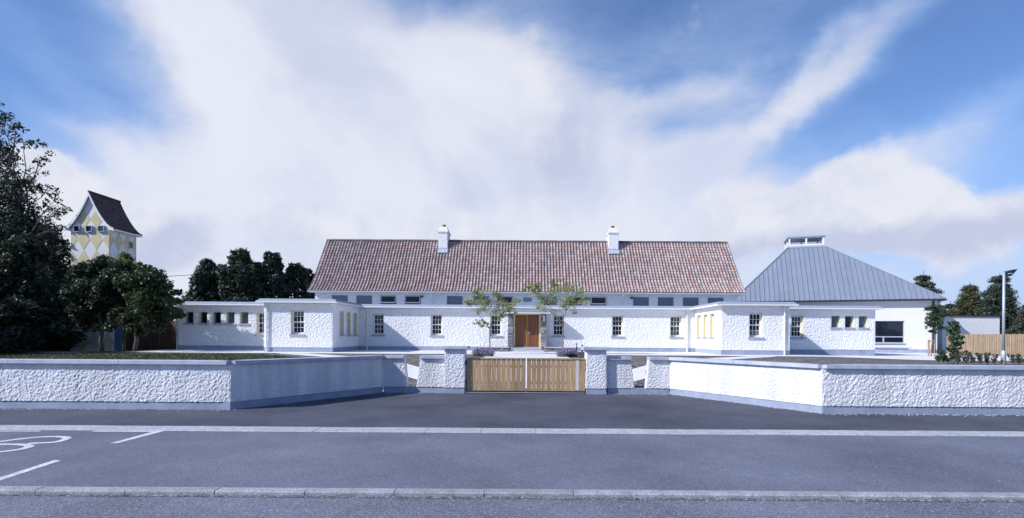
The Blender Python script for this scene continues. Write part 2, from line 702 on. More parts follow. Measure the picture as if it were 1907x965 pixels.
def sheet(name, cols, mat, off, n=12, kind='structure', parent=None):
    """cols: list of (x, y_front, y_back); follows the ground"""
    mb = MB()
    for (xx, ya, yb) in cols:
        for j in range(n + 1):
            y = ya + (yb - ya) * j / n
            mb.v.append((xx, y, H(xx, y) + off))
    for i in range(len(cols) - 1):
        for j in range(n):
            a = i * (n + 1) + j
            mb.f.append((a, a + n + 1, a + n + 2, a + 1))
    o = mb.build(name, mat, parent, smooth=True)
    if kind:
        tag(o, kind=kind)
    return o


def cols_between(x0, x1, fa, fb, step=.5):
    n = max(1, int(abs(x1 - x0) / step))
    return [(x0 + (x1 - x0) * i / n, fa(x0 + (x1 - x0) * i / n), fb(x0 + (x1 - x0) * i / n)) for i in range(n + 1)]


# paved terrace round the building
def terrace_front(x):
    return 25.3 if x < 13 else 25.3 - 1.2 * smooth((x - 13) / 6)


sheet('terrace', cols_between(-19.2, 27.4, terrace_front, lambda x: 38.0), M['paving'], .020)
sheet('terrace', cols_between(-27.0, -19.25, lambda x: 28.6, lambda x: 30.2), M['paving'], .018)
# drive behind the gate
sheet('drive', cols_between(-1.75, 1.75, lambda x: 15.06, lambda x: 25.28, .35), M['paving'], .016, n=24)
# diagonal footpaths from the wall openings
sheet('footpath', cols_between(-11.6, -1.77, lambda x: max(ywall(x) + .3, 13.3 - x), lambda x: min(25.28, 14.9 - x), .3), M['paving'], .014)
sheet('footpath', cols_between(1.77, 11.6, lambda x: max(ywall(x) + .3, 13.3 + x), lambda x: min(25.28, 14.9 + x), .3), M['paving'], .014)
# lawn on the left
lawn = sheet('lawn', cols_between(-45, -5.2, lambda x: ywall(x) + .15, lambda x: min(28.55 if x < -19.3 else (24.2), max(ywall(x) + .16, 12.2 - x)), .4), M['grass'], .008, n=16)
# short grass blades
rng = np.random.default_rng(3)


def blades(name, n, area, h, mat, off=0.0, width=.012, parent=None, origin=(0, 0, 0)):
    V, F, Cc = [], [], []
    for _ in range(n):
        x, y = area()
        z = H(x, y) + off
        a = rng.uniform(0, PI)
        hh = h * rng.uniform(.5, 1.3)
        dx, dy = math.cos(a) * width, math.sin(a) * width
        lx, ly = rng.normal(0, hh * .35, 2)
        b = len(V)
        V += [(x - dx, y - dy, z), (x + dx, y + dy, z), (x + lx, y + ly, z + hh)]
        F.append((b, b + 1, b + 2))
        k = rng.uniform(.6, 1.4)
        Cc += [(k * rng.uniform(.9, 1.25), k, k * .9)] * 3
    mb = MB()
    mb.v, mb.f, mb.col = V, F, Cc
    return mb.build(name, mat, parent, origin)


def lawn_pt():
    while True:
        x = rng.uniform(-26, -7)
        y = rng.uniform(17.0, 28.4)
        if x > -19.3 and y > min(24.1, 12.1 - x):
            continue
        return x, y


tag(blades('grass', 9000, lawn_pt, .04, M['blade'], .008, .02), kind='stuff')

# road surfaces
mb = MB()
mb.poly([(-900, -60, -.04), (900, -60, -.04), (900, 5.52, -.04), (-900, 5.52, -.04)])
tag(mb.build('road', M['road']), kind='structure')
mb = MB()
mb.poly([(-900, 5.55, 0), (900, 5.55, 0), (900, 8.9, 0), (-900, 8.9, 0)])
tag(mb.build('layby', M['layby']), kind='structure')
mb = MB()
mb.poly([(-900, 9.2, .003), (900, 9.2, .003), (900, 11.46, .003), (-900, 11.46, .003)])
mb.poly([(-6.25, 11.46, .003), (6.25, 11.46, .003), (4.05, 15.12, .003), (-4.05, 15.12, .003)])
tag(mb.build('pavement', M['apron']), kind='structure')

# kerbs: separate concrete units
def kerb_row(x_start, n, y0, y1, z0, z1, chamfer, name='kerb', mat='kerb'):
    root = bpy.data.objects.new(name, None)
    link(root, None, (0, (y0 + y1) / 2, z0))
    tag(root, kind='structure')
    meshes = []
    for k in range(4):
        mb = MB()
        r = random.Random(k + int(y0 * 10))
        L_ = .915 - .006 - r.random() * .005
        prof = [(y0, z0 - .1), (y0, z1 - chamfer), (y0 + chamfer * .8, z1), (y1, z1 + .0), (y1, z0 - .1)]
        mb.prism([(0, a, b) for a, b in prof], (L_, 0, 0))
        meshes.append(mb.mesh('kerb_stone', M[mat], (0, y0, z0)))
    for i in range(n):
        o = inst('kerb_stone', meshes[random.randrange(4)], root,
                 (x_start + i * .915, y0 + random.uniform(-.004, .004), z0 + random.uniform(-.003, .003)))
        o.rotation_euler = (0, 0, random.uniform(-.004, .004))
    return root


kerb_row(-5.0 - .915 * 16, 48, 5.475, 5.60, -.04, .004, .016, mat='kerb_worn')
kerb_row(-7.16 - .915 * 16, 50, 8.84, 9.24, 0.0, .016, .012)
# thin joint strip in the pavement, dirt line against the kerbs
mb = MB()
mb.poly([(-900, 5.40, -.036), (900, 5.40, -.036), (900, 5.476, -.036), (-900, 5.476, -.036)])
tag(mb.build('road_channel', principled('gutter_grit', (.13, .13, .15), .95, .1, var=.5, var_scale=9, speck=(.4, .4, .43), speck_scale=60, speck_amt=.25)), kind='structure')


# painted lay-by markings
def g(px, py):
    x = px - 953.5
    y = py - 482.5
    xu = 953.5 + x + y * .0065 - 982
    yu = 482.5 + y - x * .0065 - 626
    D = EYE / yu * 1000
    return Vector((xu * D / 1000, D, .004))


def zp(a, b):
    return g(a / 5.215, 780 + b / 5.215)


mk = thing('road_marking', (-7.5, 7.8, .004), 'white painted S, part letter and dashed bay lines on the lay-by asphalt at the left', 'road marking')


def stroke(outer, inner):
    mb = MB()
    n = len(outer)
    b = len(mb.v)
    for p in outer + inner:
        mb.v.append(tuple(p))
    for i in range(n - 1):
        mb.f.append((b + i, b + i + 1, b + n + i + 1, b + n + i))
    return mb


def catmull(pts, k=8):
    out = []
    P = [pts[0]] + pts + [pts[-1]]
    for i in range(1, len(P) - 2):
        for t in range(k):
            u = t / k
            a, b, c, d = P[i - 1], P[i], P[i + 1], P[i + 2]
            out.append(tuple(.5 * ((2 * b[j]) + (-a[j] + c[j]) * u + (2 * a[j] - 5 * b[j] + 4 * c[j] - d[j]) * u * u + (-a[j] + 3 * b[j] - 3 * c[j] + d[j]) * u ** 3) for j in range(2)))
    out.append(pts[-1])
    return out


def offs(pts, w):
    """ground curve with width w (metres) -> two sides"""
    P = [Vector((p[0], p[1], .004)) for p in pts]
    A, B = [], []
    for i, p in enumerate(P):
        d = (P[min(i + 1, len(P) - 1)] - P[max(i - 1, 0)]).normalized()
        nn = Vector((-d.y, d.x, 0)) * (w / 2)
        A.append(p + nn)
        B.append(p - nn)
    return A, B


# S : centre line from photo points, laid out on the road plane
def world_curve(zpts):
    return catmull([tuple(zp(*p)[:2]) for p in zpts])


S_out = [(-700, 262), (-300, 246), (0, 222), (150, 203), (300, 186), (430, 177), (580, 176), (650, 186), (610, 210), (530, 228), (400, 236), (275, 241)]
A, B = offs(world_curve(S_out), .105)
stroke(A, B).build('painted_letter', M['marking'], mk)
C_out = [(-600, 262), (-250, 252), (0, 250), (140, 250), (245, 256), (288, 268), (240, 288), (150, 305), (0, 323), (-250, 345), (-600, 372)]
A, B = offs(world_curve(C_out), .105)
stroke(A, B).build('painted_letter', M['marking'], mk)


def seg(a, b, w):
    A, B = offs([tuple(zp(*a)[:2]), tuple(zp(*b)[:2])], w)
    stroke(A, B).build('painted_line', M['marking'], mk)


mb = MB()
mb.poly([zp(878, 127), zp(1490, 129), zp(1500, 119), zp(930, 119)])
mb.build('painted_line', M['marking'], mk)
mb = MB()
mb.poly([zp(1070, 240), zp(1138, 240), zp(1598, 120), zp(1530, 118), zp(1488, 126)])
mb.build('painted_line', M['marking'], mk)
mb = MB()
mb.poly([zp(-800, 126), zp(375, 125), zp(405, 118), zp(-800, 117)])
mb.build('painted_line', M['marking'], mk)
mb = MB()
mb.poly([zp(-600, 790), zp(0, 604), zp(595, 408), zp(530, 403), zp(0, 572), zp(-600, 750)])
mb.build('painted_line', M['marking'], mk)


# loose grit at the wall foot and on the tarmac
def pebbles(name, n, spot, smin, smax):
    mb = MB()
    for _ in range(n):
        x, y, z = spot()
        s = rng.uniform(smin, smax)
        pts = []
        b = len(mb.v)
        k = 5
        for i in range(k):
            a = 2 * PI * i / k + rng.uniform(-.3, .3)
            pts.append((x + math.cos(a) * s * rng.uniform(.7, 1.3), y + math.sin(a) * s * rng.uniform(.7, 1.3), z))
        mb.v += pts + [(x, y, z + s * .8)]
        for i in range(k):
            mb.f.append((b + i, b + (i + 1) % k, b + k))
    return tag(mb.build(name, M['pebble']), kind='stuff')


def foot_spot():
    while True:
        x = rng.uniform(-12, 12)
        if abs(x) < 1.75:
            continue
        y = ywall(x) - abs(rng.normal(0, .09)) - .01
        if 4 < abs(x) < 6.3:
            y -= .02
        return x, y, .003


pebbles('grit', 900, foot_spot, .006, .018)
pebbles('grit', 260, lambda: (rng.uniform(-9, 9), rng.uniform(5.7, 11), .001), .003, .008)
pebbles('grit', 260, lambda: (rng.uniform(-6, 6), 5.46 - abs(rng.normal(0, .05)), -.038), .004, .012)


# ------------------------------------------------------------------ boundary walls with real roughcast relief
def rough_noise(p):
    a = noise.noise(p * 19.0)
    b = noise.noise(p * 41.0 + Vector((7, 3, 1)))
    c = noise.noise(p * 6.0 + Vector((1, 9, 4)))
    return (a * .75 + b * .7) * .0138 + .005 + c * .003


def rough_face(mb, bl, br, tl, tr, nrm, step=.015, amp=1.0):
    """grid between 4 corner points, displaced along nrm, flat at its rim"""
    bl, br, tl, tr, nrm = map(Vector, (bl, br, tl, tr, nrm))
    nu = max(2, int((br - bl).length / step))
    nv = max(2, int((tl - bl).length / step))
    b = len(mb.v)
    for j in range(nv + 1):
        v = j / nv
        l = bl.lerp(tl, v)
        r = br.lerp(tr, v)
        w = (r - l).length
        for i in range(nu + 1):
            u = i / nu
            p = l.lerp(r, u)
            e = min(u, 1 - u) * w
            k = min(1, e / .03)
            d = rough_noise(p) * amp * k
            mb.v.append(tuple(p + nrm * d))
    for j in range(nv):
        for i in range(nu):
            a = b + j * (nu + 1) + i
            mb.f.append((a, a + 1, a + nu + 2, a + nu + 1))


def plain_ends(mb, bl, br, tl, tr, back):
    """closing faces of the panel behind the displaced front"""
    bl, br, tl, tr, back = map(Vector, (bl, br, tl, tr, back))
    mb.poly([br + back, bl + back, tl + back, tr + back])
    mb.poly([bl + back, bl, tl, tl + back])
    mb.poly([br, br + back, tr + back, tr])
    mb.poly([tl, tr, tr + back, tl + back])


ZP, ZB, ZT = .165, .955, 1.04      # plinth top, coping underside, coping top
TH = .22


def wall_panel(name, parent, p0, p1, top_in0=0.0, top_in1=0.0, step=.015):
    """p0, p1 plan points of the front face, left to right; tops pulled in for battered ends"""
    p0, p1 = Vector((*p0, 0)), Vector((*p1, 0))
    d = (p1 - p0).normalized()
    n = Vector((d.y, -d.x, 0))
    z0, z1 = Vector((0, 0, ZP)), Vector((0, 0, ZB))
    bl, br = p0 + z0, p1 + z0
    tl, tr = p0 + d * top_in0 + z1, p1 - d * top_in1 + z1
    mb = MB()
    rough_face(mb, bl, br, tl, tr, n, step)
    plain_ends(mb, bl, br, tl, tr, -n * TH)
    o = mb.build(name, M['wall_render'], parent)
    return o


def strip_box(mb, p0, p1, out, back, z0, z1, e0=0.0, e1=0.0, m0=None, m1=None):
    """box along p0->p1: front at +out beyond face, back at -back; optional explicit end directions for mitres"""
    p0, p1 = Vector((*p0, 0)), Vector((*p1, 0))
    d = (p1 - p0).normalized()
    n = Vector((d.y, -d.x, 0))
    a0, a1 = p0 - d * e0, p1 + d * e1
    k0 = m0 or 0.0
    k1 = m1 or 0.0
    F0, F1 = a0 + n * out - d * (out * k0), a1 + n * out + d * (out * k1)
    B0, B1 = a0 - n * back + d * (back * k0), a1 - n * back - d * (back * k1)
    mb.hexa([(F0.x, F0.y, z0), (F1.x, F1.y, z0), (B1.x, B1.y, z0), (B0.x, B0.y, z0),
             (F0.x, F0.y, z1), (F1.x, F1.y, z1), (B1.x, B1.y, z1), (B0.x, B0.y, z1)])


def boundary_wall(side):
    s = -1 if side == 'l' else 1
    nm = ('long white roughcast boundary wall with grey coping, %s')
    lab = nm % ('its angled stretch in shade' if s < 0 else 'its angled stretch brightly sunlit')
    root = thing('boundary_wall', (s * 6.25, 11.35, 0), lab, 'wall', 'boundary walls along the pavement')
    far, cor, inn, end = (s * 13.2, 11.35), (s * 6.25, 11.35), (s * 4.0, 15.0), (s * 3.33, 15.0)
    vfar = (s * 60.0, 11.35)
    segs = [(far, cor), (cor, inn), (inn, end)]
    bat = .085
    for i, (a, b) in enumerate(segs):
        ti0 = ti1 = 0
        if i == 2:
            ti1 = bat
        if s > 0:
            a, b = b, a
            ti0, ti1 = ti1, ti0
        wall_panel('wall_face', root, a, b, ti0, ti1)
    mb = MB()
    a, b = (vfar, far) if s < 0 else (far, vfar)
    strip_box(mb, a, b, .006, TH, ZP, ZB)
    mb.build('wall_face', M['roughcast'], root)
    # mitre factors: tan(half turn)
    ang = math.atan2(3.65, 2.25)
    t = math.tan(ang / 2)
    # plinth, set back 15 mm under the bell of the render
    runs = [(vfar, cor, 0, -t), (cor, inn, -t, t), (inn, end, t, 0)]
    mb = MB()
    for (a, b, k0, k1) in runs:
        e1 = .0
        if s > 0:
            a, b, k0, k1 = b, a, k1, k0
        if b == end or a == end:
            continue
        strip_box(mb, a, b, -.012, TH - .012, -.15, ZP - .003, m0=k0, m1=k1)
    a, b, k0, k1 = (inn, (s * 2.27, 15.0), t, 0)
    if s > 0:
        a, b, k0, k1 = b, a, k1, k0
    strip_box(mb, a, b, -.012, TH - .012, -.15, ZP - .003, m0=k0, m1=k1)   # carries on as the step under the opening
    mb.build('plinth', M['plinth'], root)
    # coping: laid in lengths
    def cop(a, b, k0, k1, n, ends=(0, 0)):
        if s > 0:
            a, b, k0, k1 = b, a, k1, k0
            ends = (ends[1], ends[0])
        A, B = Vector((*a, 0)), Vector((*b, 0))
        for i in range(n):
            p = A.lerp(B, i / n)
            q = A.lerp(B, (i + 1) / n)
            d = (q - p).normalized() * .002
            mb = MB()
            p2 = p + d if i else p
            q2 = q - d if i < n - 1 else q
            strip_box(mb, p2[:2], q2[:2], .085, TH + .05, ZB + .002, ZT,
                      e0=ends[0] if i == 0 else 0, e1=ends[1] if i == n - 1 else 0,
                      m0=k0 if i == 0 else 0, m1=k1 if i == n - 1 else 0)
            mb.build('coping', M['coping'], root, bevel=.006)
    cop(vfar, far, 0, 0, 12)
    cop(far, cor, 0, -t, 3)
    cop(cor, inn, -t, t, 2)
    cop(inn, end, t, 0, 1, (0, -bat - .0))
    return root


boundary_wall('l')
boundary_wall('r')


def gate_side(s):
    # pillar
    cx = (at(846.5, 690, 14.85).x if s < 0 else at(1110.5, 690, 14.85).x)
    hw, yf, yb, zt = .285, 14.85, 15.35, 1.225
    who = 'on the hinge side of the left gate leaf, beside the shaded wall' if s < 0 else 'on the right of the gate, with the bollards seen over its shoulder'
    root = thing('gate_pillar', (cx, 15.1, 0), 'white roughcast gate pillar with flat grey cap ' + who, 'pillar', 'gate pillars')
    mb = MB()
    P = lambda x, y, z: Vector((x, y, z))
    x0, x1 = cx - hw, cx + hw
    ta = .012
    for (bl, br, tl, tr, n) in (
        (P(x0, yf, ZP), P(x1, yf, ZP), P(x0 + ta, yf, zt), P(x1 - ta, yf, zt), (0, -1, 0)),
        (P(x0, yb, ZP), P(x0, yf, ZP), P(x0 + ta, yb, zt), P(x0 + ta, yf, zt), (-1, 0, 0)),
        (P(x1, yf, ZP), P(x1, yb, ZP), P(x1 - ta, yf, zt), P(x1 - ta, yb, zt), (1, 0, 0)),
        (P(x1, yb, ZP), P(x0, yb, ZP), P(x1 - ta, yb, zt), P(x0 + ta, yb, zt), (0, 1, 0)),
    ):
        rough_face(mb, bl, br, tl, tr, n, .017)
    mb.build('shaft', M['wall_render'], root)
    mb = MB()
    mb.box(x0 + .012, x1 - .012, yf + .012, yb - .012, -.15, ZP - .003)
    mb.build('plinth', M['plinth'], root)
    mb = MB()
    mb.box(x0 - .085, x1 + .085, yf - .085, yb + .085, zt + .002, zt + .085)
    mb.build('cap', M['coping'], root, bevel=.008)
    # low panel between pillar and opening
    xa = at(775.5, 715, 15.0).x if s < 0 else x1 + .001
    xb = x0 - .001 if s < 0 else at(1181.5, 715, 15.0).x
    who = 'left of the gate, fully lit' if s < 0 else 'right of the gate, half shaded by its pillar'
    r2 = thing('wall_stub', ((xa + xb) / 2, 15.1, 0), 'short low white roughcast wall ' + who, 'wall', 'wall stubs beside the gate pillars')
    bat = .10
    wall_panel('wall_face', r2, (xa, 15.0), (xb, 15.0), bat if s < 0 else 0, 0 if s < 0 else bat, .017)
    mb = MB()
    strip_box(mb, (xa + (bat if s < 0 else 0), 15.0), (xb - (0 if s < 0 else bat), 15.0), .085, TH + .05, ZB + .002, ZT)
    mb.build('coping', M['coping'], r2, bevel=.006)


gate_side(-1)
gate_side(1)


# ------------------------------------------------------------------ the gate
def gate_leaf(s):
    x_out = at(869, 700, 14.95).x if s < 0 else at(1089.5, 700, 14.95).x
    x_in = at(979.2, 700, 14.95).x if s < 0 else at(980.7, 700, 14.95).x
    x0, x1 = min(x_out, x_in), max(x_out, x_in)
    lab = 'left leaf of the low timber plank gate, beside the shaded stretch of wall' if s < 0 else 'right leaf of the low timber plank gate, with one whitish plank'
    root = thing('gate_leaf', ((x0 + x1) / 2, 14.95, .05), lab, 'gate', 'pair of timber gate leaves')
    n = 12
    r = random.Random(5 + s)
    p = (x1 - x0) / n
    for i in range(n):
        mb = MB()
        mid = 1 - abs((x0 + (i + .5) * p) / 1.65)     # wider gaps towards the middle of the gate
        gap = .004 + .0055 * max(0, mid) * r.uniform(.3, 1.6)
        a, b = x0 + i * p + gap / 2, x0 + (i + 1) * p - gap / 2
        y = 14.95 + r.uniform(-.003, .003)
        mb.box(a, b, y, y + .022, .075 + r.uniform(0, .006), .955)
        o = mb.build('plank', M['gate'], root, origin=((a + b) / 2, y, .07), bevel=.003)
    if s > 0:
        mb = MB()
        i = 10
        a = x0 + i * p + .014
        mb.box(a, a + p * .74, 14.943, 14.949, .10, .945)
        mb.build('pale_sapwood_strip', principled('pale_wood', (.62, .56, .52), .8, .2, var=.25, var_scale=3, stretch=(14, 14, .9)), root)
    mb = MB()
    mb.box(x0 + .002, x1 - .002, 14.925, 15.01, .958, .995)
    mb.build('top_rail', M['gate_rail'], root, bevel=.006)
    mb = MB()
    mb.box(x0 + .02, x1 - .02, 14.979, 15.03, .26, .33)
    mb.box(x0 + .02, x1 - .02, 14.979, 15.03, .72, .79)
    mb.build('back_rail', M['gate_rail'], root)
    mb = MB()
    mb.box(x0, x1, 14.935, 15.03, .035, .07)
    xo = x0 - .012 if s < 0 else x1
    mb.box(xo, xo + .012, 14.94, 15.03, .035, .95)
    mb.build('steel_frame', M['blackmetal'], root)
    for z in (.24, .80):
        mb = MB()
        sx = -1 if s < 0 else 1
        xo = x_out + sx * .012
        mb.box(min(xo, xo + sx * .03), max(xo, xo + sx * .03), 14.93, 14.97, z, z + .11)
        mb.build('hinge', M['blackmetal'], root)


gate_leaf(-1)
gate_leaf(1)


# ------------------------------------------------------------------ windows
def prototype(name):
    """holder kept only while copying"""
    o = bpy.data.objects.new(name, None)
    W[o.name] = Vector((0, 0, 0))
    return o


PROTO = []


def sash_proto():
    w, h = .65, 1.24
    mb = MB()
    # outer box frame, y from the outer face of the frame inwards
    mb.box(0, w, .0, .09, 0, .06)
    mb.box(0, w, .0, .09, h - .05, h)
    mb.box(0, .05, .0, .09, .061, h - .051)
    mb.box(w - .05, w, .0, .09, .061, h - .051)
    zm = .06 + (h - .11) * .5
    # lower sash set back, upper sash forward
    for (z0, z1, y) in ((.061, zm, .045), (zm, h - .051, .018)):
        mb.box(.051, w - .051, y, y + .035, z0, z0 + (.05 if z0 < .1 else .035))
        mb.box(.051, w - .051, y, y + .035, z1 - .03, z1)
        mb.box(.051, .081, y + .001, y + .034, z0, z1)
        mb.box(w - .081, w - .051, y + .001, y + .034, z0, z1)
        za, zb = z0 + (.05 if z0 < .1 else .035), z1 - .03
        for k in (1, 2):
            x = .081 + (w - .162) * k / 3
            mb.box(x - .011, x + .011, y + .002, y + .033, za, zb)
        zc = (za + zb) / 2
        mb.box(.081, w - .081, y + .003, y + .032, zc - .011, zc + .011)
    me = mb.mesh('window', M['whitepaint'])
    o = bpy.data.objects.new('window', me)
    C.objects.link(o)
    W[o.name] = Vector((0, 0, 0))
    pw = (w - .162) / 3 - .022
    for (z0, z1, y, t) in ((.061, zm, .045, 0), (zm, h - .051, .018, 1)):
        za, zb = z0 + (.05 if z0 < .1 else .035), z1 - .03
        ph = (zb - za) / 2 - .011
        pm = MB()
        pm.box(0, pw, 0, .006, 0, ph)
        pme = pm.mesh('pane', M['glass'])
        for r_ in range(2):
            for c in range(3):
                x = .081 + (w - .162) * c / 3 + (.0 if c == 0 else .011)
                q = bpy.data.objects.new('pane', pme)
                C.objects.link(q)
                q.parent = o
                q.location = (x, y + .016, za + r_ * (ph + .022))
                q.rotation_euler = (random.uniform(-.01, .01), 0, random.uniform(-.012, .012))
    add_sill_reveal(o, w, h, .14)
    return o


def add_sill_reveal(o, w, h, depth, over=.08, mat='yellow'):
    sb = MB()
    y0 = -depth - .06
    sb.hexa([(-over, y0, -.075), (w + over, y0, -.075), (w + over, -depth - .0, -.075), (-over, -depth - .0, -.075),
             (-over, y0, -.005), (w + over, y0, -.005), (w + over, -depth - .0, .004), (-over, -depth - .0, .004)])
    sb.hexa([(.002, -depth, -.03), (w - .002, -depth, -.03), (w - .002, .02, -.03), (.002, .02, -.03),
             (.002, -depth, .004), (w - .002, -depth, .004), (w - .002, .02, .01), (.002, .02, .01)])
    s = bpy.data.objects.new('sill', sb.mesh('sill', M['sill']))
    C.objects.link(s)
    s.parent = o
    rb = MB()
    t = .004
    rb.box(0, t, -depth + .002, -.001, .011, h)
    rb.box(w - t, w, -depth + .002, -.001, .011, h)
    rb.box(t, w - t, -depth + .002, -.001, h - t, h)
    r = bpy.data.objects.new('reveal', rb.mesh('reveal', M[mat]))
    C.objects.link(r)
    r.parent = o


def square_proto(w, h, depth, fmat, gmat, sill=True, bar=.045, transom=None, rev='yellow', mull=None):
    mb = MB()
    mb.box(0, w, 0, .07, 0, bar)
    mb.box(0, w, 0, .07, h - bar, h)
    mb.box(0, bar, .001, .07, bar, h - bar)
    mb.box(w - bar, w, .001, .07, bar, h - bar)
    me = mb.mesh('window', M[fmat])
    o = bpy.data.objects.new('window', me)
    C.objects.link(o)
    W[o.name] = Vector((0, 0, 0))
    pm = MB()
    pm.box(bar, w - bar, .03, .042, bar, h - bar)
    q = bpy.data.objects.new('pane', pm.mesh('pane', M[gmat]))
    C.objects.link(q)
    q.parent = o
    if sill:
        add_sill_reveal(o, w, h, depth, mat=rev)
    return o


def hopper_proto(w, h):
    o = square_proto(w, h, .1, 'frame_grey', 'glass', sill=False, bar=.03)
    # top-hung opening sash, lower edge pushed out
    mb = MB()
    ca, sa = math.cos(R(20)), math.sin(R(20))
    ux, uz = Vector((1, 0, 0)), Vector((0, sa * -1, -ca))
    uy = ux.cross(uz)
    org = Vector((.035, -.02, h - .035))
    hh = h - .10
    ww = w - .07
    mb.obox(org, ux, uy, uz, 0, ww, -.02, .02, 0, .03)
    mb.obox(org, ux, uy, uz, 0, ww, -.022, .022, hh - .055, hh)
    mb.obox(org, ux, uy, uz, 0, .035, -.02, .02, .03, hh - .056)
    mb.obox(org, ux, uy, uz, ww - .035, ww, -.02, .02, .03, hh - .056)
    s = bpy.data.objects.new('opening_sash', mb.mesh('opening_sash', M['whitepaint']))
    C.objects.link(s)
    s.parent = o
    mb = MB()
    mb.obox(org, ux, uy, uz, .035, ww - .035, -.004, .004, .03, hh - .056)
    s = bpy.data.objects.new('pane', mb.mesh('pane', M['glass']))
    C.objects.link(s)
    s.parent = o
    return o


class Proto:
    def __init__(s, o):
        s.o = o
        s.used = False

    def place(s, parent, loc, rotz=0.0):
        loc = Vector(loc)
        if not s.used:
            s.used = True
            s.o.parent = parent
            s.o.location = loc - W[parent.name]
            s.o.rotation_euler = (0, 0, rotz)
            W[s.o.name] = loc
            return s.o
        return copy_tree(s.o, parent, loc, rotz)


def holed_wall(mb, o, u, length, z0, z1, holes, thick, rough=0.0, step=.036):
    """wall sheet of real thickness with openings; o at left end of the outer face, u along it, inward = left-hand normal"""
    o, u = Vector(o), Vector(u).normalized()
    inn = Vector((-u.y, u.x, 0)) * thick
    us = sorted(set([0, length] + [q for h in holes for q in (h[0], h[1])]))
    zs = sorted(set([z0, z1] + [q for h in holes for q in (h[2], h[3])]))
    P = lambda a, z: Vector((o.x + u.x * a, o.y + u.y * a, z))
    for i in range(len(us) - 1):
        for j in range(len(zs) - 1):
            a, b, c, d = us[i], us[i + 1], zs[j], zs[j + 1]
            m = ((a + b) / 2, (c + d) / 2)
            if any(h[0] < m[0] < h[1] and h[2] < m[1] < h[3] for h in holes):
                continue
            q = [P(a, c), P(b, c), P(b, d), P(a, d)]
            if not rough:
                mb.poly(q)
            mb.poly([p + inn for p in reversed(q)])
    if rough:
        # thrown roughcast as real relief, flattening out at openings and ends
        def fine(l):
            out = []
            for p, q in zip(l, l[1:]):
                n = max(1, round((q - p) / step))
                out += [p + (q - p) * k / n for k in range(n)]
            return out + [l[-1]]
        fu, fz = fine(us), fine(zs)
        base = len(mb.v)
        on = -inn.normalized()
        for a in fu:
            for z in fz:
                e = min(a, length - a, z1 - z, z - z0 + .02)
                for h in holes:
                    dx = max(h[0] - a, a - h[1], 0)
                    dz = max(h[2] - z, z - h[3], 0)
                    e = min(e, math.hypot(dx, dz))
                p = P(a, z)
                if e <= 0:
                    mb.v.append(tuple(p))
                    continue
                n1 = noise.noise(p * 11.0)
                n2 = noise.noise(p * 23.0 + Vector((7, 3, 1)))
                d = ((n1 * .65 + n2 * .8) * .023 + .006) * rough * min(1, e / .05)
                mb.v.append(tuple(p + on * d))
        nz = len(fz)
        for i in range(len(fu) - 1):
            for j in range(nz - 1):
                m = ((fu[i] + fu[i + 1]) / 2, (fz[j] + fz[j + 1]) / 2)
                if any(h[0] < m[0] < h[1] and h[2] < m[1] < h[3] for h in holes):
                    continue
                a = base + i * nz + j
                mb.f.append((a, a + nz, a + nz + 1, a + 1))
    for (a, b, c, d) in holes:
        for (p, q) in ((P(a, c), P(b, c)), (P(b, c), P(b, d)), (P(b, d), P(a, d)), (P(a, d), P(a, c))):
            mb.poly([p, q, q + inn, p + inn])
    for (p, q) in ((P(0, z0), P(length, z0)), (P(length, z0), P(length, z1)), (P(length, z1), P(0, z1)), (P(0, z1), P(0, z0))):
        mb.poly([p, q, q + inn, p + inn])


# ------------------------------------------------------------------ flat roofed front range
DF, DB, DR = 27.0, 31.3, 29.9
XF = 9.77          # inner face of the wings
XE = 13.22         # outer face of the wings
XR = 19.4          # far ends of the recessed ranges
ZG, ZE = .55, 3.2  # foot, eaves
SASH = Proto(sash_proto())
SQ = Proto(square_proto(.47, .66, .16, 'frame_grey', 'glass'))
SQB = Proto(square_proto(.47, .66, .16, 'frame_grey', 'glass_painted_sky'))
rng_b = thing('school_wing', (0, DB, ZG), 'long low white flat-roofed school front with two projecting blocks, sash windows and grey plinth', 'building')

SW, SH, SZ = .65, 1.24, 1.61
WT = .30
PL = .24            # plinth height above .72


def range_wall(o, u, length, wins, name='wall'):
    """wins: (u0, kind) kind s / q / b"""
    holes = []
    for (a, k) in wins:
        w, h, z = (SW, SH, SZ) if k == 's' else (.47, .66, 2.19)
        holes.append((a, a + w, z, z + h))
    mb = MB()
    holed_wall(mb, o, u, length, .96, ZE, holes, WT, 1.0 if o[1] < 32 else 0)
    mb.build(name, M['render'], rng_b)
    u = Vector(u).normalized()
    inn = Vector((-u.y, u.x, 0))
    mb = MB()
    mb.obox((o[0], o[1], 0), u, inn, (0, 0, 1), .0, length, .015, WT - .01, ZG, .958)
    mb.build('plinth', M['plinth'], rng_b)
    rz = math.atan2(u.y, u.x)
    made = []
    for (a, k) in wins:
        d = .14
        if k == 's':
            loc = Vector((o[0], o[1], SZ)) + u * a + inn * d
            made.append(SASH.place(rng_b, loc, rz))
        else:
            loc = Vector((o[0], o[1], 2.19)) + u * a + inn * .16
            (SQ if k == 'q' else SQB).place(rng_b, loc, rz)
    return made


XA, XB_, XC = 0, 0, 0
# centre wall, left and right of the porch opening
cw = [(-8.66 - SW / 2), (-5.27 - SW / 2), (-1.81 - SW / 2)]
DOOR0, DOOR1 = -.78, .80
range_wall((-XF, DB, 0), (1, 0, 0), XF + DOOR0, [(c + XF, 's') for c in cw])
range_wall((DOOR1, DB, 0), (1, 0, 0), XF - DOOR1, [(-c - SW - DOOR1 + .02, 's') for c in reversed(cw)])
mb = MB()
mb.box(DOOR0 + .001, DOOR1 - .001, DB + .002, DB + WT, 2.90, ZE)
mb.build('wall', M['roughcast'], rng_b)
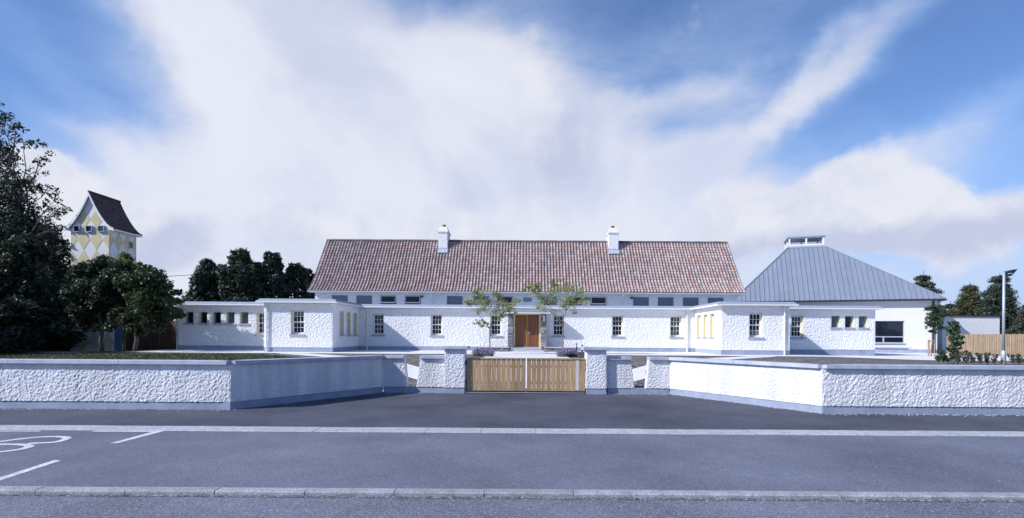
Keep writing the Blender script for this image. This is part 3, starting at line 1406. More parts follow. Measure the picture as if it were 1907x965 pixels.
# inner sides of the wings
dd = DB - DF - WT
sw_u = [28.0 - DF - WT, 29.1 - DF - WT, 30.2 - DF - WT]
range_wall((-XF, DF + WT + .001, 0), (0, 1, 0), dd - .002, [(q, 's') for q in sw_u])
range_wall((XF, DB - .001, 0), (0, -1, 0), dd - .002, [(dd - q - SW, 's') for q in reversed(sw_u)])
# wing fronts


def repane(win, lo, hi, mat):
    me = None
    for ch in win.children:
        if ch.name.startswith('pane') and lo <= ch.location.z < hi:
            if me is None:
                me = ch.data.copy()
                me.materials[0] = M[mat]
            ch.data = me


repane(range_wall((-XE, DF, 0), (1, 0, 0), XE - XF, [(XE - 11.86, 's')])[0], .85, 2, 'glass_painted_sky')  # upper panes: sky reflection put into the glass colour
repane(range_wall((XF, DF, 0), (1, 0, 0), XE - XF, [(11.19 - XF, 's')])[0], -1, .36, 'glass_blind')
# outer sides of the wings
range_wall((-XE, DR, 0), (0, -1, 0), DR - DF - WT - .001, [])
range_wall((XE, DF + WT + .001, 0), (0, 1, 0), DR - DF - WT - .001, [])
# recessed ranges
range_wall((-XR, DR, 0), (1, 0, 0), XR - XE, [(.36 + i * .765, 'q' if i < 3 else 'b') for i in range(5)] + [(XR - 15.06, 's')])
range_wall((XE, DR, 0), (1, 0, 0), XR - XE, [(14.73 - XE, 's')] + [(16.95 - XE + i * .765, 'b' if i != 1 else 'q') for i in range(3)])
range_wall((-XR, DR + 6, 0), (0, -1, 0), 5.998 - WT, [])
range_wall((XR, DR + WT + .002, 0), (0, 1, 0), 5.998 - WT, [])
# closing back wall under the hall
range_wall((XR, DR + 6.3, 0), (-1, 0, 0), 2 * XR, [])

# flat roof: a white soffit slab with a battered grey edge on top
outline = [(-XR, DR), (-XE, DR), (-XE, DF), (-XF, DF), (-XF, DB), (XF, DB), (XF, DF), (XE, DF), (XE, DR), (XR, DR), (XR, DR + 6.3), (-XR, DR + 6.3)]


def inset(poly, d):
    """offset a counter-clockwise axis-aligned outline outwards by d"""
    out = []
    n = len(poly)
    for i in range(n):
        p, q, r = Vector(poly[i - 1]), Vector(poly[i]), Vector(poly[(i + 1) % n])
        a = (q - p).normalized()
        b = (r - q).normalized()
        na, nb = Vector((a.y, -a.x)), Vector((b.y, -b.x))
        out.append(q + (na + nb) * d)
    return out


def slab(z0, z1, d0, d1):
    A = inset(outline, d0)
    B = inset(outline, d1)
    mb = MB()
    n = len(A)
    for i in range(n):
        j = (i + 1) % n
        mb.poly([(*A[i], z0), (*A[j], z0), (*B[j], z1), (*B[i], z1)])
    # horizontal faces from strips (the outline is a comb): three rectangles
    for (P, z) in ((A, z0), (B, z1)):
        d = d0 if z == z0 else d1
        mb.poly([(-XR - d, DR + 6.3 + d, z), (-XR - d, DR - d, z), (-XE - d, DR - d, z), (-XE - d, DR + 6.3 + d, z)])
        mb.poly([(-XE - d, DF - d, z), (-XF + d, DF - d, z), (-XF + d, DR + 6.3 + d, z), (-XE - d, DR + 6.3 + d, z)])
        mb.poly([(-XF + d, DB - d, z), (XF - d, DB - d, z), (XF - d, DR + 6.3 + d, z), (-XF + d, DR + 6.3 + d, z)])
        mb.poly([(XF - d, DF - d, z), (XE + d, DF - d, z), (XE + d, DR + 6.3 + d, z), (XF - d, DR + 6.3 + d, z)])
        mb.poly([(XE + d, DR - d, z), (XR + d, DR - d, z), (XR + d, DR + 6.3 + d, z), (XE + d, DR + 6.3 + d, z)])
    return mb


slab(ZE + .002, ZE + .065, .30, .30).build('eaves_board', M['whitepaint'], rng_b)
slab(ZE + .067, ZE + .20, .285, .14).build('flat_roof', M['fascia'], rng_b)


def downpipe(parent, x, y, z0, z1, r=.04, mat='whitepaint', offset=.07):
    mb = MB()
    mb.tube([(x, y - offset, z0), (x, y - offset, z1)], r, 8)
    for z in (z0 + .5, (z0 + z1) / 2, z1 - .4):
        mb.tube([(x, y - offset, z), (x, y - offset, z + .05)], r + .012, 8)
    mb.box(x - .015, x + .015, y - offset, y, z1 - .42, z1 - .40)
    return mb.build('downpipe', M[mat], parent, smooth=False)


downpipe(rng_b, -13.05, DF, .72, ZE)
downpipe(rng_b, 12.93, DF, .70, ZE)
downpipe(rng_b, -9.28, DB, .74, ZE)
downpipe(rng_b, 9.32, DB, .74, ZE)
downpipe(rng_b, -19.55, DR + .2, .66, ZE)

# ------------------------------------------------------------------ porch: stone piers, canopy, double door
def stonework(mb, x0, x1, y0, y1, z0, z1, ch=.105, seed=1):
    r = random.Random(seed)
    z = z0
    while z < z1 - .02:
        h = min(ch * r.uniform(.7, 1.25), z1 - z)
        x = x0
        while x < x1 - .01:
            w = min(r.uniform(.12, .34), x1 - x)
            if x1 - (x + w) < .08:
                w = x1 - x
            d = r.uniform(0, .035)
            k = r.uniform(.16, .40)
            tintc = (k * r.uniform(.92, 1.05), k * r.uniform(.96, 1.02), k * r.uniform(1.0, 1.15))
            b = len(mb.v)
            e = .006
            mb.hexa([(x + e, y0 - d, z + e), (x + w - e, y0 - d * .8, z + e), (x + w - e, y1, z + e), (x + e, y1, z + e),
                     (x + e, y0 - d * .7, z + h - e), (x + w - e, y0 - d, z + h - e), (x + w - e, y1, z + h - e), (x + e, y1, z + h - e)])
            mb.col += [tintc] * 8
            x += w
        z += h
    return mb


YP = 30.85
for (xa, xb, sd) in ((-1.10, -.80, 1), (.79, 1.13, 2)):
    mb = MB()
    stonework(mb, xa, xb, YP, DB - .002, .70, 2.88, seed=sd)
    tag(mb.build('stone_pier', M['stone'], rng_b), kind='stuff')
    mb = MB()
    mb.box(xa + .015, xb - .015, YP + .025, DB - .003, .70, 2.875)
    mb.build('pier_core', principled('mortar', (.22, .22, .24), .9, .2), rng_b)
mb = MB()
mb.box(-1.32, 1.36, YP - .45, DB - .004, 2.965, 3.13)
mb.build('canopy', M['fascia'], rng_b, bevel=.01)
mb = MB()
mb.box(-1.30, 1.34, YP - .43, DB - .005, 2.895, 2.963)
mb.build('canopy_soffit', M['whitepaint'], rng_b)
# low stone planters
for (xa, xb, sd) in ((-2.62, -1.02, 5), (1.0, 2.75, 6)):
    mb = MB()
    stonework(mb, xa, xb, 30.0, 30.3, .66, .95, .09, sd)
    o = tag(mb.build('planter_wall', M['stone'], origin=((xa + xb) / 2, 30.1, .68)),
            'low grey stone planter wall %s the front door, under a young tree' % ('left of' if xa < 0 else 'right of'), 'planter', 'stone planters')
    mb = MB()
    mb.box(xa - .02, xb + .02, 29.93, 30.32, .952, 1.0)
    mb.build('planter_coping', principled('slate_coping', (.48, .50, .55), .8, .2, var=.15), o)
    mb = MB()
    mb.box(xa + .01, xb - .01, 30.32, YP - .05, .66, .94)
    mb.build('planter_soil', M['soil'], o)
# steps
mb = MB()
mb.box(-1.0, .98, 30.05, DB - .01, .60, .82)
mb.box(-.88, .86, 30.42, DB - .012, .822, .93)
mb.build('doorstep', principled('granite_step', (.46, .47, .50), .8, .25, var=.15, var_scale=6), rng_b, bevel=.01)
# door
dx0, dx1, dz0, dz1, yd = -.68, .70, .98, 2.84, DB - .16
mb = MB()
mb.box(dx0 - .10, dx0 - .002, yd - .06, DB + .05, .935, dz1 + .06)
mb.box(dx1 + .002, dx1 + .10, yd - .06, DB + .05, .935, dz1 + .06)
mb.box(dx0 - .002, dx1 + .002, yd - .06, DB + .05, dz1 + .002, dz1 + .06)
mb.build('door_frame', principled('cream_paint', (.78, .66, .36), .55, .35), rng_b)
mb = MB()
mb.box(dx0, dx1, yd - .03, DB + .04, .932, .978)
mb.build('threshold', M['galv'], rng_b)
mid = .0
for (a, b, nb) in ((dx0, mid - .028, 6), (mid + .028, dx1, 6)):
    leaf = MB()
    leaf.box(a + .003, b - .003, yd + .02, yd + .055, dz0 + .002, dz1 - .003)
    lo = leaf.build('door', M['door'], rng_b, origin=(a, yd, dz0))
    for i in range(nb):
        w = (b - a) / nb
        mb = MB()
        mb.box(a + i * w + .003, a + (i + 1) * w - .003, yd, yd + .019, dz0 + .004, dz1 - .005)
        mb.build('board', M['door'], lo, origin=(a + i * w, yd, dz0))
    if a < 0:
        mb = MB()
        mb.box(b + .001, b + .054, yd - .012, yd + .03, dz0 + .004, dz1 - .005)
        mb.build('meeting_stile', M['door_edge'], lo)
    else:
        mb = MB()
        mb.tube([(a + .07, yd - .001, 1.80), (a + .07, yd - .06, 1.80), (a + .22, yd - .06, 1.80)], .014, 6)
        mb.box(a + .045, a + .095, yd - .008, yd - .001, 1.72, 1.88)
        mb.build('handle', M['steel'], lo)
        for z in (1.15, 1.85, 2.55):
            mb = MB()
            mb.box(b - .012, b + .012, yd - .02, yd - .001, z, z + .10)
            mb.build('hinge', M['steel'], lo)
# wall lamp on the right pier
wl = thing('wall_lamp', (.97, YP - .04, 2.4), 'slim white rectangular wall lamp on the right stone pier beside the door', 'wall lamp')
mb = MB()
mb.box(.935, 1.02, YP - .13, YP - .04, 2.46, 2.78)
mb.build('lamp_cover', M['whitepaint'], wl, bevel=.02)
mb = MB()
mb.box(.95, 1.005, YP - .042, YP + .0, 2.48, 2.76)
mb.build('back_plate', M['steel'], wl)
# alarm box
ab = thing('alarm_box', (2.77, DB, 2.87), 'small red and white alarm box high on the white wall right of the door', 'alarm box')
mb = MB()
mb.box(2.62, 2.93, DB - .09, DB - .002, 2.87, 3.07)
mb.build('case', M['whitepaint'], ab, bevel=.01)
mb = MB()
mb.box(2.655, 2.895, DB - .096, DB - .0905, 2.915, 3.04)
mb.build('red_panel', M['red'], ab)
mb = MB()
mb.box(2.70, 2.85, DB - .099, DB - .0965, 2.985, 3.012)
mb.build('white_band', M['whitepaint'], ab)

# ------------------------------------------------------------------ main hall with pantiled roof
YC = 34.0
HX0, HX1 = -13.42, 13.36
EV_Y, EV_Z, K_Y, K_Z, RG_Y, RG_Z = 33.55, 4.40, 34.30, 5.05, 36.7, 8.06
RX0, RX1 = -13.68, 13.64
hall = thing('school_hall', (0, YC, .7), 'tall white school hall with steep red and grey pantile roof and two chimneys', 'building')
wx = [617.6, 663, 708, 753.5, 832, 881.7, 925.5, 1007, 1054, 1099.7, 1179, 1225, 1271.7, 1318]
hop = {708, 753.5, 925.5, 1054, 1099.7}
FIX = Proto(square_proto(1.02, .58, .1, 'frame_grey', 'glass_painted_sky', sill=False, bar=.03))
HOP = Proto(hopper_proto(1.02, .58))
holes = []
for p in wx:
    X = at(p, 560, YC).x
    holes.append((X - HX0, X - HX0 + 1.02, 3.55, 4.13))
mb = MB()
holed_wall(mb, (HX0, YC, 0), (1, 0, 0), HX1 - HX0, 3.3, 4.36, holes, .3, 1.0)
mb.build('wall', M['render'], hall)
for p in wx:
    X = at(p, 560, YC).x
    (HOP if p in hop else FIX).place(hall, (X, YC + .08, 3.55))
    mb = MB()
    mb.box(X - .06, X + 1.08, YC - .05, YC + .05, 3.50, 3.547)
    mb.build('sill', M['sill'], hall)
# gables and back
gy = [(YC + .3, .7), (YC + .3, 4.3), (K_Y + .35, K_Z - .1), (RG_Y, RG_Z - .16), (2 * RG_Y - K_Y - .35, K_Z - .1), (39.4, 4.3), (39.4, .7)]
for xa in (HX0, HX1 - .3):
    mb = MB()
    mb.prism([(xa, a, b) for a, b in gy], (.3, 0, 0))
    mb.build('gable', M['roughcast'], hall)
mb = MB()
mb.box(HX0 + .31, HX1 - .31, 39.1, 39.39, .7, 4.3)
mb.build('wall', M['roughcast'], hall)
# vent grille
mb = MB()
X = at(974.5, 557, YC).x
mb.box(X, X + .53, YC - .03, YC - .002, 3.78, 4.05)
for k in range(6):
    mb.box(X + .02, X + .51, YC - .045, YC - .031, 3.80 + k * .04, 3.82 + k * .04)
mb.build('vent_grille', principled('vent_grey', (.30, .33, .38), .6, .3), hall)
# gutter and fascia
mb = MB()
n = 8
prof = [(EV_Y - .06 + .07 * math.cos(PI + PI * k / n), EV_Z - .055 + .075 * math.sin(PI + PI * k / n)) for k in range(n + 1)]
mb.prism([(RX0 - .02, a, b) for a, b in prof], (RX1 - RX0 + .04, 0, 0))
mb.build('gutter', M['whitepaint'], hall, smooth=False)
mb = MB()
mb.box(RX0 + .02, RX1 - .02, EV_Y + .02, YC - .003, EV_Z - .13, EV_Z - .085)
mb.build('soffit', M['whitepaint'], hall)
for p in (805.5, 1158.5):
    X = at(p, 560, YC).x
    mb = MB()
    mb.tube([(X, EV_Y - .05, EV_Z - .12), (X, EV_Y - .03, EV_Z - .2), (X, YC - .06, EV_Z - .42), (X, YC - .06, 3.42)], .04, 8)
    mb.build('downpipe', M['whitepaint'], hall, smooth=False)
for p in (786, 1176):      # small floodlights under the eaves
    q = at(p, 552, YC)
    mb = MB()
    mb.box(q.x - .07, q.x + .07, YC - .16, YC - .04, 4.0, 4.12)
    mb.box(q.x - .02, q.x + .02, YC - .04, YC - .001, 4.02, 4.06)
    mb.build('floodlight', M['blackmetal'], hall)

# roof deck
roof = MB()
for sgn in (1, -1):
    m_ = lambda y: y if sgn == 1 else 2 * RG_Y - y
    roof.hexa([(RX0, m_(EV_Y + .03), EV_Z - .08), (RX1, m_(EV_Y + .03), EV_Z - .08), (RX1, m_(K_Y), K_Z - .1), (RX0, m_(K_Y), K_Z - .1),
               (RX0, m_(EV_Y + .03), EV_Z - .03), (RX1, m_(EV_Y + .03), EV_Z - .03), (RX1, m_(K_Y), K_Z - .035), (RX0, m_(K_Y), K_Z - .035)])
    roof.hexa([(RX0, m_(K_Y), K_Z - .1), (RX1, m_(K_Y), K_Z - .1), (RX1, RG_Y, RG_Z - .13), (RX0, RG_Y, RG_Z - .13),
               (RX0, m_(K_Y), K_Z - .035), (RX1, m_(K_Y), K_Z - .035), (RX1, RG_Y, RG_Z - .04), (RX0, RG_Y, RG_Z - .04)])
roof_o = roof.build('roof', principled('dark_roof_felt', (.05, .045, .05), .9, .2), hall)

NR = 19
NCOL = 137
PITCH = (RX1 - RX0) / NCOL
prof_pts = [(EV_Y, EV_Z), (EV_Y + .25, EV_Z + .195), (K_Y - .15, K_Z - .15), (K_Y + .12, K_Z + .13), (RG_Y, RG_Z)]
plen = [0]
for a, b in zip(prof_pts, prof_pts[1:]):
    plen.append(plen[-1] + math.hypot(b[0] - a[0], b[1] - a[1]))


def roof_at(s):
    for i in range(len(plen) - 1):
        if s <= plen[i + 1] or i == len(plen) - 2:
            t = (s - plen[i]) / (plen[i + 1] - plen[i])
            a, b = prof_pts[i], prof_pts[i + 1]
            return a[0] + (b[0] - a[0]) * t, a[1] + (b[1] - a[1]) * t


GA = plen[-1] / NR
TP = [0, .03, .075, .115, .145, .170, .19, .206]
TN = [.026, -.006, -.016, -.010, .022, .058, .064, .032]
CLAY = [(.42, .27, .25), (.46, .32, .30), (.40, .255, .235), (.37, .29, .285), (.47, .35, .335), (.34, .28, .285), (.50, .385, .37), (.41, .25, .215), (.37, .30, .30), (.47, .36, .34), (.43, .315, .30), (.29, .24, .25), (.45, .345, .33), (.48, .39, .375)]


def tile_geo(mb, x, row, tint):
    s0 = row * GA - (.03 if row == 0 else .035)
    s1 = (row + 1) * GA + .02
    ya, za = roof_at(max(0, s0))
    yb, zb = roof_at(min(plen[-1], s1))
    if s0 < 0:
        d = Vector((yb - ya, zb - za)).normalized()
        ya += d.x * s0
        za += d.y * s0
    d = Vector((yb - ya, zb - za)).normalized()
    nx, nz = -d.y, d.x          # normal in y,z
    b = len(mb.v)
    n = len(TP)
    r = random.uniform(-.004, .004)
    for (yy, zz, lift) in ((ya, za, .028 + r), (yb, zb, .004)):
        for px, pn in zip(TP, TN):
            mb.v.append((x + px, yy + nx * (pn + lift * 1.35), zz + nz * (pn + lift * 1.35)))
    for px, pn in zip(TP, TN):
        mb.v.append((x + px, ya + nx * (pn + .028 + r - .034), za + nz * (pn + .028 + r - .034)))
    for i in range(n - 1):
        mb.f.append((b + i, b + i + 1, b + n + i + 1, b + n + i))
        mb.f.append((b + 2 * n + i, b + 2 * n + i + 1, b + i + 1, b + i))
    mb.col += [tint] * (3 * n)


def clay():
    c = tuple(q * .98 for q in random.choice(CLAY))
    k = random.uniform(.88, 1.10)
    return tuple(min(1, q * k) for q in c)


# the two rows nearest the eaves are single tiles, the rest is one fabric of tiles
tile_meshes = {}
for row in (0, 1):
    for k in range(8):
        mb = MB()
        tile_geo(mb, 0, row, clay())
        tile_meshes[row, k] = mb.mesh('pantile', M['tile'], (0, EV_Y, EV_Z), True)
for row in (0, 1):
    for c in range(NCOL):
        inst('pantile', tile_meshes[row, random.randrange(8)], roof_o, (RX0 + c * PITCH, EV_Y, EV_Z))
mb = MB()
for row in range(2, NR):
    for c in range(NCOL):
        X = RX0 + c * PITCH
        if row >= NR - 5 and (-5.95 < X < -5.62 + .0 or 5.45 < X < 5.78) and False:
            continue
        tile_geo(mb, X, row, clay())
tag(mb.build('pantiles', M['tile'], roof_o, smooth=True), kind='stuff')
# back slope: plain sheet of the same tile colour, ribbed
mb = MB()
for c in range(NCOL):
    X = RX0 + c * PITCH
    b = len(mb.v)
    t = clay()
    for (y, z) in ((2 * RG_Y - EV_Y, EV_Z), (2 * RG_Y - K_Y, K_Z), (RG_Y, RG_Z)):
        for px, pn in zip(TP[::2] + [TP[-1]], TN[::2] + [TN[-1]]):
            mb.v.append((X + px, y, z + pn))
            mb.col.append(t)
    for j in range(2):
        for i in range(4):
            mb.f.append((b + j * 5 + i, b + j * 5 + i + 1, b + (j + 1) * 5 + i + 1, b + (j + 1) * 5 + i))
tag(mb.build('pantiles', M['tile'], roof_o, smooth=True), kind='stuff')
# verges
for xa in (RX0 - .03, RX1 + .0):
    mb = MB()
    for i in range(len(prof_pts) - 1):
        a, b = prof_pts[i], prof_pts[i + 1]
        mb.hexa([(xa, a[0], a[1] - .10), (xa + .05, a[0], a[1] - .10), (xa + .05, b[0], b[1] - .10), (xa, b[0], b[1] - .10),
                 (xa, a[0], a[1] + .05), (xa + .05, a[0], a[1] + .05), (xa + .05, b[0], b[1] + .05), (xa, b[0], b[1] + .05)])
    mb.build('verge', M['ridge'], roof_o)
# ridge tiles
mb = MB()
for k in range(7):
    a = PI * k / 6
    for xx in (0, .44):
        mb.v.append((xx, -.13 * math.cos(a), .11 * math.sin(a)))
for k in range(6):
    mb.f.append((2 * k, 2 * k + 1, 2 * k + 3, 2 * k + 2))
ridge_me = mb.mesh('ridge_tile', M['ridge'])
nrt = 61
for i in range(nrt):
    inst('ridge_tile', ridge_me, roof_o, (RX0 - .01 + i * (RX1 - RX0 + .02) / nrt, RG_Y, RG_Z - .01 + random.uniform(-.006, .006)))


def chimney(x0, x1):
    y0, y1 = 36.1, 37.3
    mb = MB()
    rough_face(mb, (x0, y0, 7.05), (x1, y0, 7.05), (x0, y0, 8.55), (x1, y0, 8.55), (0, -1, 0), .04, .9)
    rough_face(mb, (x1, y0, 7.05), (x1, y1, 7.05), (x1, y0, 8.55), (x1, y1, 8.55), (1, 0, 0), .04, .9)
    rough_face(mb, (x0, y1, 7.05), (x0, y0, 7.05), (x0, y1, 8.55), (x0, y0, 8.55), (-1, 0, 0), .04, .9)
    mb.poly([(x1, y1, 7.05), (x0, y1, 7.05), (x0, y1, 8.55), (x1, y1, 8.55)])
    ch = mb.build('chimney', M['render'], hall, origin=((x0 + x1) / 2, 36.7, 7.0))
    mb = MB()
    e = .045
    cx = (x0 + x1) / 2
    mb.hexa([(x0 - e, y0 - e, 8.53), (x1 + e, y0 - e, 8.53), (x1 + e, y1 + e, 8.53), (x0 - e, y1 + e, 8.53),
             (x0 - e, y0 - e, 8.62), (x1 + e, y0 - e, 8.62), (x1 + e, y1 + e, 8.62), (x0 - e, y1 + e, 8.62)])
    mb.hexa([(x0 - e, y0 - e, 8.62), (x1 + e, y0 - e, 8.62), (x1 + e, y1 + e, 8.62), (x0 - e, y1 + e, 8.62),
             (cx - .2, y0 + .22, 8.96), (cx + .2, y0 + .22, 8.96), (cx + .2, y1 - .22, 8.96), (cx - .2, y1 - .22, 8.96)])
    mb.build('chimney_cap', M['smooth'], ch)
    mb = MB()
    mb.tube([(cx, 36.6, 8.92), (cx, 36.6, 9.09), (cx, 36.6, 9.14)], [.13, .115, .13], 10)
    mb.build('chimney_pot', M['pot'], ch)
    mb = MB()
    zc = 7.06
    mb.box(x0 - .03, x1 + .03, y0 - .035, y0 - .028, 7.30, 7.50)
    mb.hexa([(x0 - .04, y0 - .26, 7.13), (x1 + .04, y0 - .26, 7.13), (x1 + .04, y0 - .03, 7.40), (x0 - .04, y0 - .03, 7.40),
             (x0 - .04, y0 - .27, 7.15), (x1 + .04, y0 - .27, 7.15), (x1 + .04, y0 - .04, 7.43), (x0 - .04, y0 - .04, 7.43)])
    mb.build('flashing', M['lead'], ch)


chimney(-5.98, -5.38)
chimney(5.48, 6.12)

# ------------------------------------------------------------------ metal-roofed hall on the right
P0 = Vector((15.4, 40.4, 0))
U = Vector((.946, -.324, 0)).normalized()
Nn = Vector((.324, .946, 0)).normalized()
LEN = 13.45
ZEH = 4.31
T = 3.2
LU0, LU1, LV0, LV1, LZ = 4.25, 6.72, T, T + 2.4, 8.68
DEPTH = LV0 + LV1
gym = thing('sports_hall', P0 + U * 7 + Nn * 4, 'white hall on the right with hipped grey standing-seam roof and glazed lantern on top', 'building')


def gp(u, v, z):
    q = P0 + U * u + Nn * v
    return Vector((q.x, q.y, z))


# walls
mb = MB()
o = gp(.35, .40, 0)
wl0, wl1 = 8.3, 10.85
holed_wall(mb, (o.x, o.y, 0), U, LEN - .7, .86, 4.22, [(wl0, wl1, 1.28, 2.83)], .3)
mb.build('wall', M['smooth'], gym)
for (a, b) in ((gp(.35, DEPTH - .4, 0), gp(.35, .71, 0)), (gp(LEN - .35, .71, 0), gp(LEN - .35, DEPTH - .4, 0))):
    mb = MB()
    d = b - a
    holed_wall(mb, (a.x, a.y, 0), d, d.length, .3, 4.22, [], .3)
    mb.build('wall', M['smooth'], gym)
mb = MB()
mb.obox(gp(.36, .415, 0), U, Nn, (0, 0, 1), 0, LEN - .72, 0, .28, .3, .858)
mb.build('plinth', M['plinth'], gym)
# big window
wo = gp(.35 + wl0, .40 + .10, 1.28)
ww, hh = wl1 - wl0, 1.55
mb = MB()
B_ = lambda a0, a1, b0, b1, c0, c1: mb.obox(wo, U, Nn, (0, 0, 1), a0, a1, b0, b1, c0, c1)
B_(0, ww, 0, .08, 0, .06)
B_(0, ww, 0, .08, hh - .04, hh)
B_(0, .05, .001, .08, .06, hh - .04)
B_(ww - .05, ww, .001, .08, .06, hh - .04)
B_(.05, ww - .05, .002, .08, .40, .48)
B_(ww * .52 - .05, ww * .52 + .05, .003, .08, .06, .40)
wf = mb.build('window', M['frame_grey'], gym, origin=wo)
for (a0, a1, c0, c1) in ((.05, ww - .05, .48, hh - .04), (.05, ww * .52 - .05, .06, .40), (ww * .52 + .05, ww - .05, .06, .40)):
    mb = MB()
    mb.obox(wo, U, Nn, (0, 0, 1), a0, a1, .04, .05, c0, c1)
    mb.build('pane', M['glass'], wf)
mb = MB()
mb.obox(wo, U, Nn, (0, 0, 1), -.05, ww + .05, -.16, .0, -.07, -.003)
mb.build('sill', M['sill'], wf)
# bench wall under it
bo = gp(0, -.75, 0)
bw = thing('bench_wall', gp(9, -.5, .6), 'low white garden wall with projecting grey slab under the big right-hand window', 'bench')
mb = MB()
mb.obox(bo, U, Nn, (0, 0, 1), 6.5, 11.1, 0, .45, .45, .93)
mb.build('bench_base', M['plinth'], bw)
mb = MB()
mb.obox(bo, U, Nn, (0, 0, 1), 6.45, 11.25, -.08, .50, .932, 1.0)
mb.build('bench_slab', M['sill'], bw)
# roof: hips to a lantern; every standing-seam pan its own piece
ZR0 = ZEH


def pans(kind):
    # kind: front(0) right(1) back(2) left(3): returns corner tuples eave a, eave b, top a, top b as (u,v)
    if kind == 0:
        return (0, 0), (LEN, 0), (LU0, LV0), (LU1, LV0)
    if kind == 1:
        return (LEN, 0), (LEN, DEPTH), (LU1, LV0), (LU1, LV1)
    if kind == 2:
        return (LEN, DEPTH), (0, DEPTH), (LU1, LV1), (LU0, LV1)
    return (0, DEPTH), (0, 0), (LU0, LV1), (LU0, LV0)


def clip_poly(poly, axis, lo, hi):
    def half(pts, f):
        out = []
        for i in range(len(pts)):
            a, b = pts[i - 1], pts[i]
            fa, fb = f(a), f(b)
            if fa >= 0:
                pass
            if (fa >= 0) != (fb >= 0):
                t = fa / (fa - fb)
                out.append(tuple(a[k] + (b[k] - a[k]) * t for k in range(len(a))))
            if fb >= 0:
                out.append(b)
        return out
    p = half(poly, lambda q: q[axis] - lo)
    return half(p, lambda q: hi - q[axis]) if p else p


for kind in range(4):
    a, b, c, d = pans(kind)
    A, B, Cc, D = (Vector((*q, 0)) for q in (a, b, c, d))
    e = (B - A).normalized()
    length = (B - A).length
    f = Vector((-e.y, e.x, 0))     # up the slope in plan
    loc = lambda q: ((q - A).dot(e), (q - A).dot(f))
    run = loc(Cc)[1]
    poly = [(0.0, 0.0), (length, 0.0), loc(D), loc(Cc)]
    npan = 41 if kind in (0, 2) else 27
    pw = length / npan

    def P3(s, t, lift=0.0):
        q = A + e * s + f * t
        z = ZR0 + (LZ - ZR0) * t / run
        k = math.hypot(run, LZ - ZR0)
        nz, nh = run / k, (LZ - ZR0) / k
        w = gp(q.x, q.y, z)
        fw = U * f.x + Nn * f.y
        return w - fw * (nh * lift) + Vector((0, 0, nz * lift))
    for i in range(npan):
        pp = clip_poly(poly, 0, i * pw + .001, (i + 1) * pw - .001)
        if len(pp) < 3:
            continue
        mb = MB()
        top = [P3(s, t, .0) for s, t in pp]
        bot = [P3(s, t, -.03) for s, t in pp]
        mb.poly(top)
        mb.poly(list(reversed(bot)))
        n_ = len(top)
        for k in range(n_):
            mb.poly([top[k], bot[k], bot[(k + 1) % n_], top[(k + 1) % n_]])
        # upstand seam on the far edge
        rp = clip_poly(poly, 0, (i + 1) * pw - .035, (i + 1) * pw - .001)
        if len(rp) >= 3 and i < npan - 1:
            t0 = min(q[1] for q in rp)
            t1 = max(q[1] for q in rp)
            s0, s1 = (i + 1) * pw - .030, (i + 1) * pw - .004
            t1 = max(t0 + .02, t1 - .03)
            mb.hexa([P3(s0, t0, .001), P3(s1, t0, .001), P3(s1, t1, .001), P3(s0, t1, .001),
                     P3(s0, t0, .045), P3(s1, t0, .045), P3(s1, t1, .045), P3(s0, t1, .045)])
        mb.build('roof_panel', M['roofmetal'], gym)
# hips
for (p, q) in (((0, 0), (LU0, LV0)), ((LEN, 0), (LU1, LV0)), ((LEN, DEPTH), (LU1, LV1)), ((0, DEPTH), (LU0, LV1))):
    mb = MB()
    mb.tube([gp(*p, ZR0 + .02), gp(*q, LZ + .02)], .05, 6)
    mb.build('hip_flashing', M['roofmetal'], gym)
# eaves edge
mb = MB()
for (p, q) in (((0, 0), (LEN, 0)), ((LEN, 0), (LEN, DEPTH)), ((0, DEPTH), (0, 0))):
    a, b = gp(*p, 0), gp(*q, 0)
    d = (b - a).normalized()
    n_ = Vector((d.y, -d.x, 0))
    mb.obox(Vector((a.x, a.y, 0)), d, n_, (0, 0, 1), -.02, (b - a).length + .02, -.05, .05, ZEH - .13, ZEH - .035)
mb.build('gutter', M['dark_gutter'], gym)
mb = MB()
mb.obox(gp(0, 0, 0), U, Nn, (0, 0, 1), .06, LEN - .06, .06, .42, ZEH - .09, ZEH - .04)
mb.build('soffit', M['whitepaint'], gym)
mb = MB()
q = gp(LEN - .62, .28, 0)
mb.tube([(q.x, q.y, .6), (q.x, q.y, ZEH - .08)], .06, 8)
mb.build('downpipe', M['dark_gutter'], gym)
# lantern
lw = LU1 - LU0
lan = MB()
lan.obox(gp(LU0, LV0, 0), U, Nn, (0, 0, 1), -.08, lw + .08, -.08, LV1 - LV0 + .08, LZ - .06, LZ + .10)
lan_o = lan.build('roof_lantern', M['galv'], gym)
mb = MB()
z0, z1 = LZ + .101, LZ + .74
for (a0, a1) in ((.0, .11), (lw / 2 - .06, lw / 2 + .06), (lw - .11, lw)):
    for v_ in (LV0, LV1 - .07):
        mb = MB()
        mb.obox(gp(LU0, v_, 0), U, Nn, (0, 0, 1), a0, a1, 0, .07, z0, z1)
        mb.build('lantern_post', M['whitepaint'], lan_o)
for v in (LV1 - LV0) / 2 - .05, :
    for u_ in (0, lw - .07):
        mb = MB()
        mb.obox(gp(LU0, LV0, 0), U, Nn, (0, 0, 1), u_, u_ + .07, v, v + .1, z0, z1)
        mb.build('lantern_post', M['whitepaint'], lan_o)
for (u0_, u1_) in ((.111, lw / 2 - .061), (lw / 2 + .061, lw - .111)):
    for (c0, c1) in ((z0, z0 + .09), (z1 - .09, z1)):
        mb = MB()
        mb.obox(gp(LU0, LV0, 0), U, Nn, (0, 0, 1), u0_, u1_, .002, .068, c0, c1)
        mb.build('lantern_rail', M['whitepaint'], lan_o)
mb = MB()
mb.obox(gp(LU0, LV0, 0), U, Nn, (0, 0, 1), -.10, lw + .10, -.10, LV1 - LV0 + .10, z1 + .002, z1 + .10)
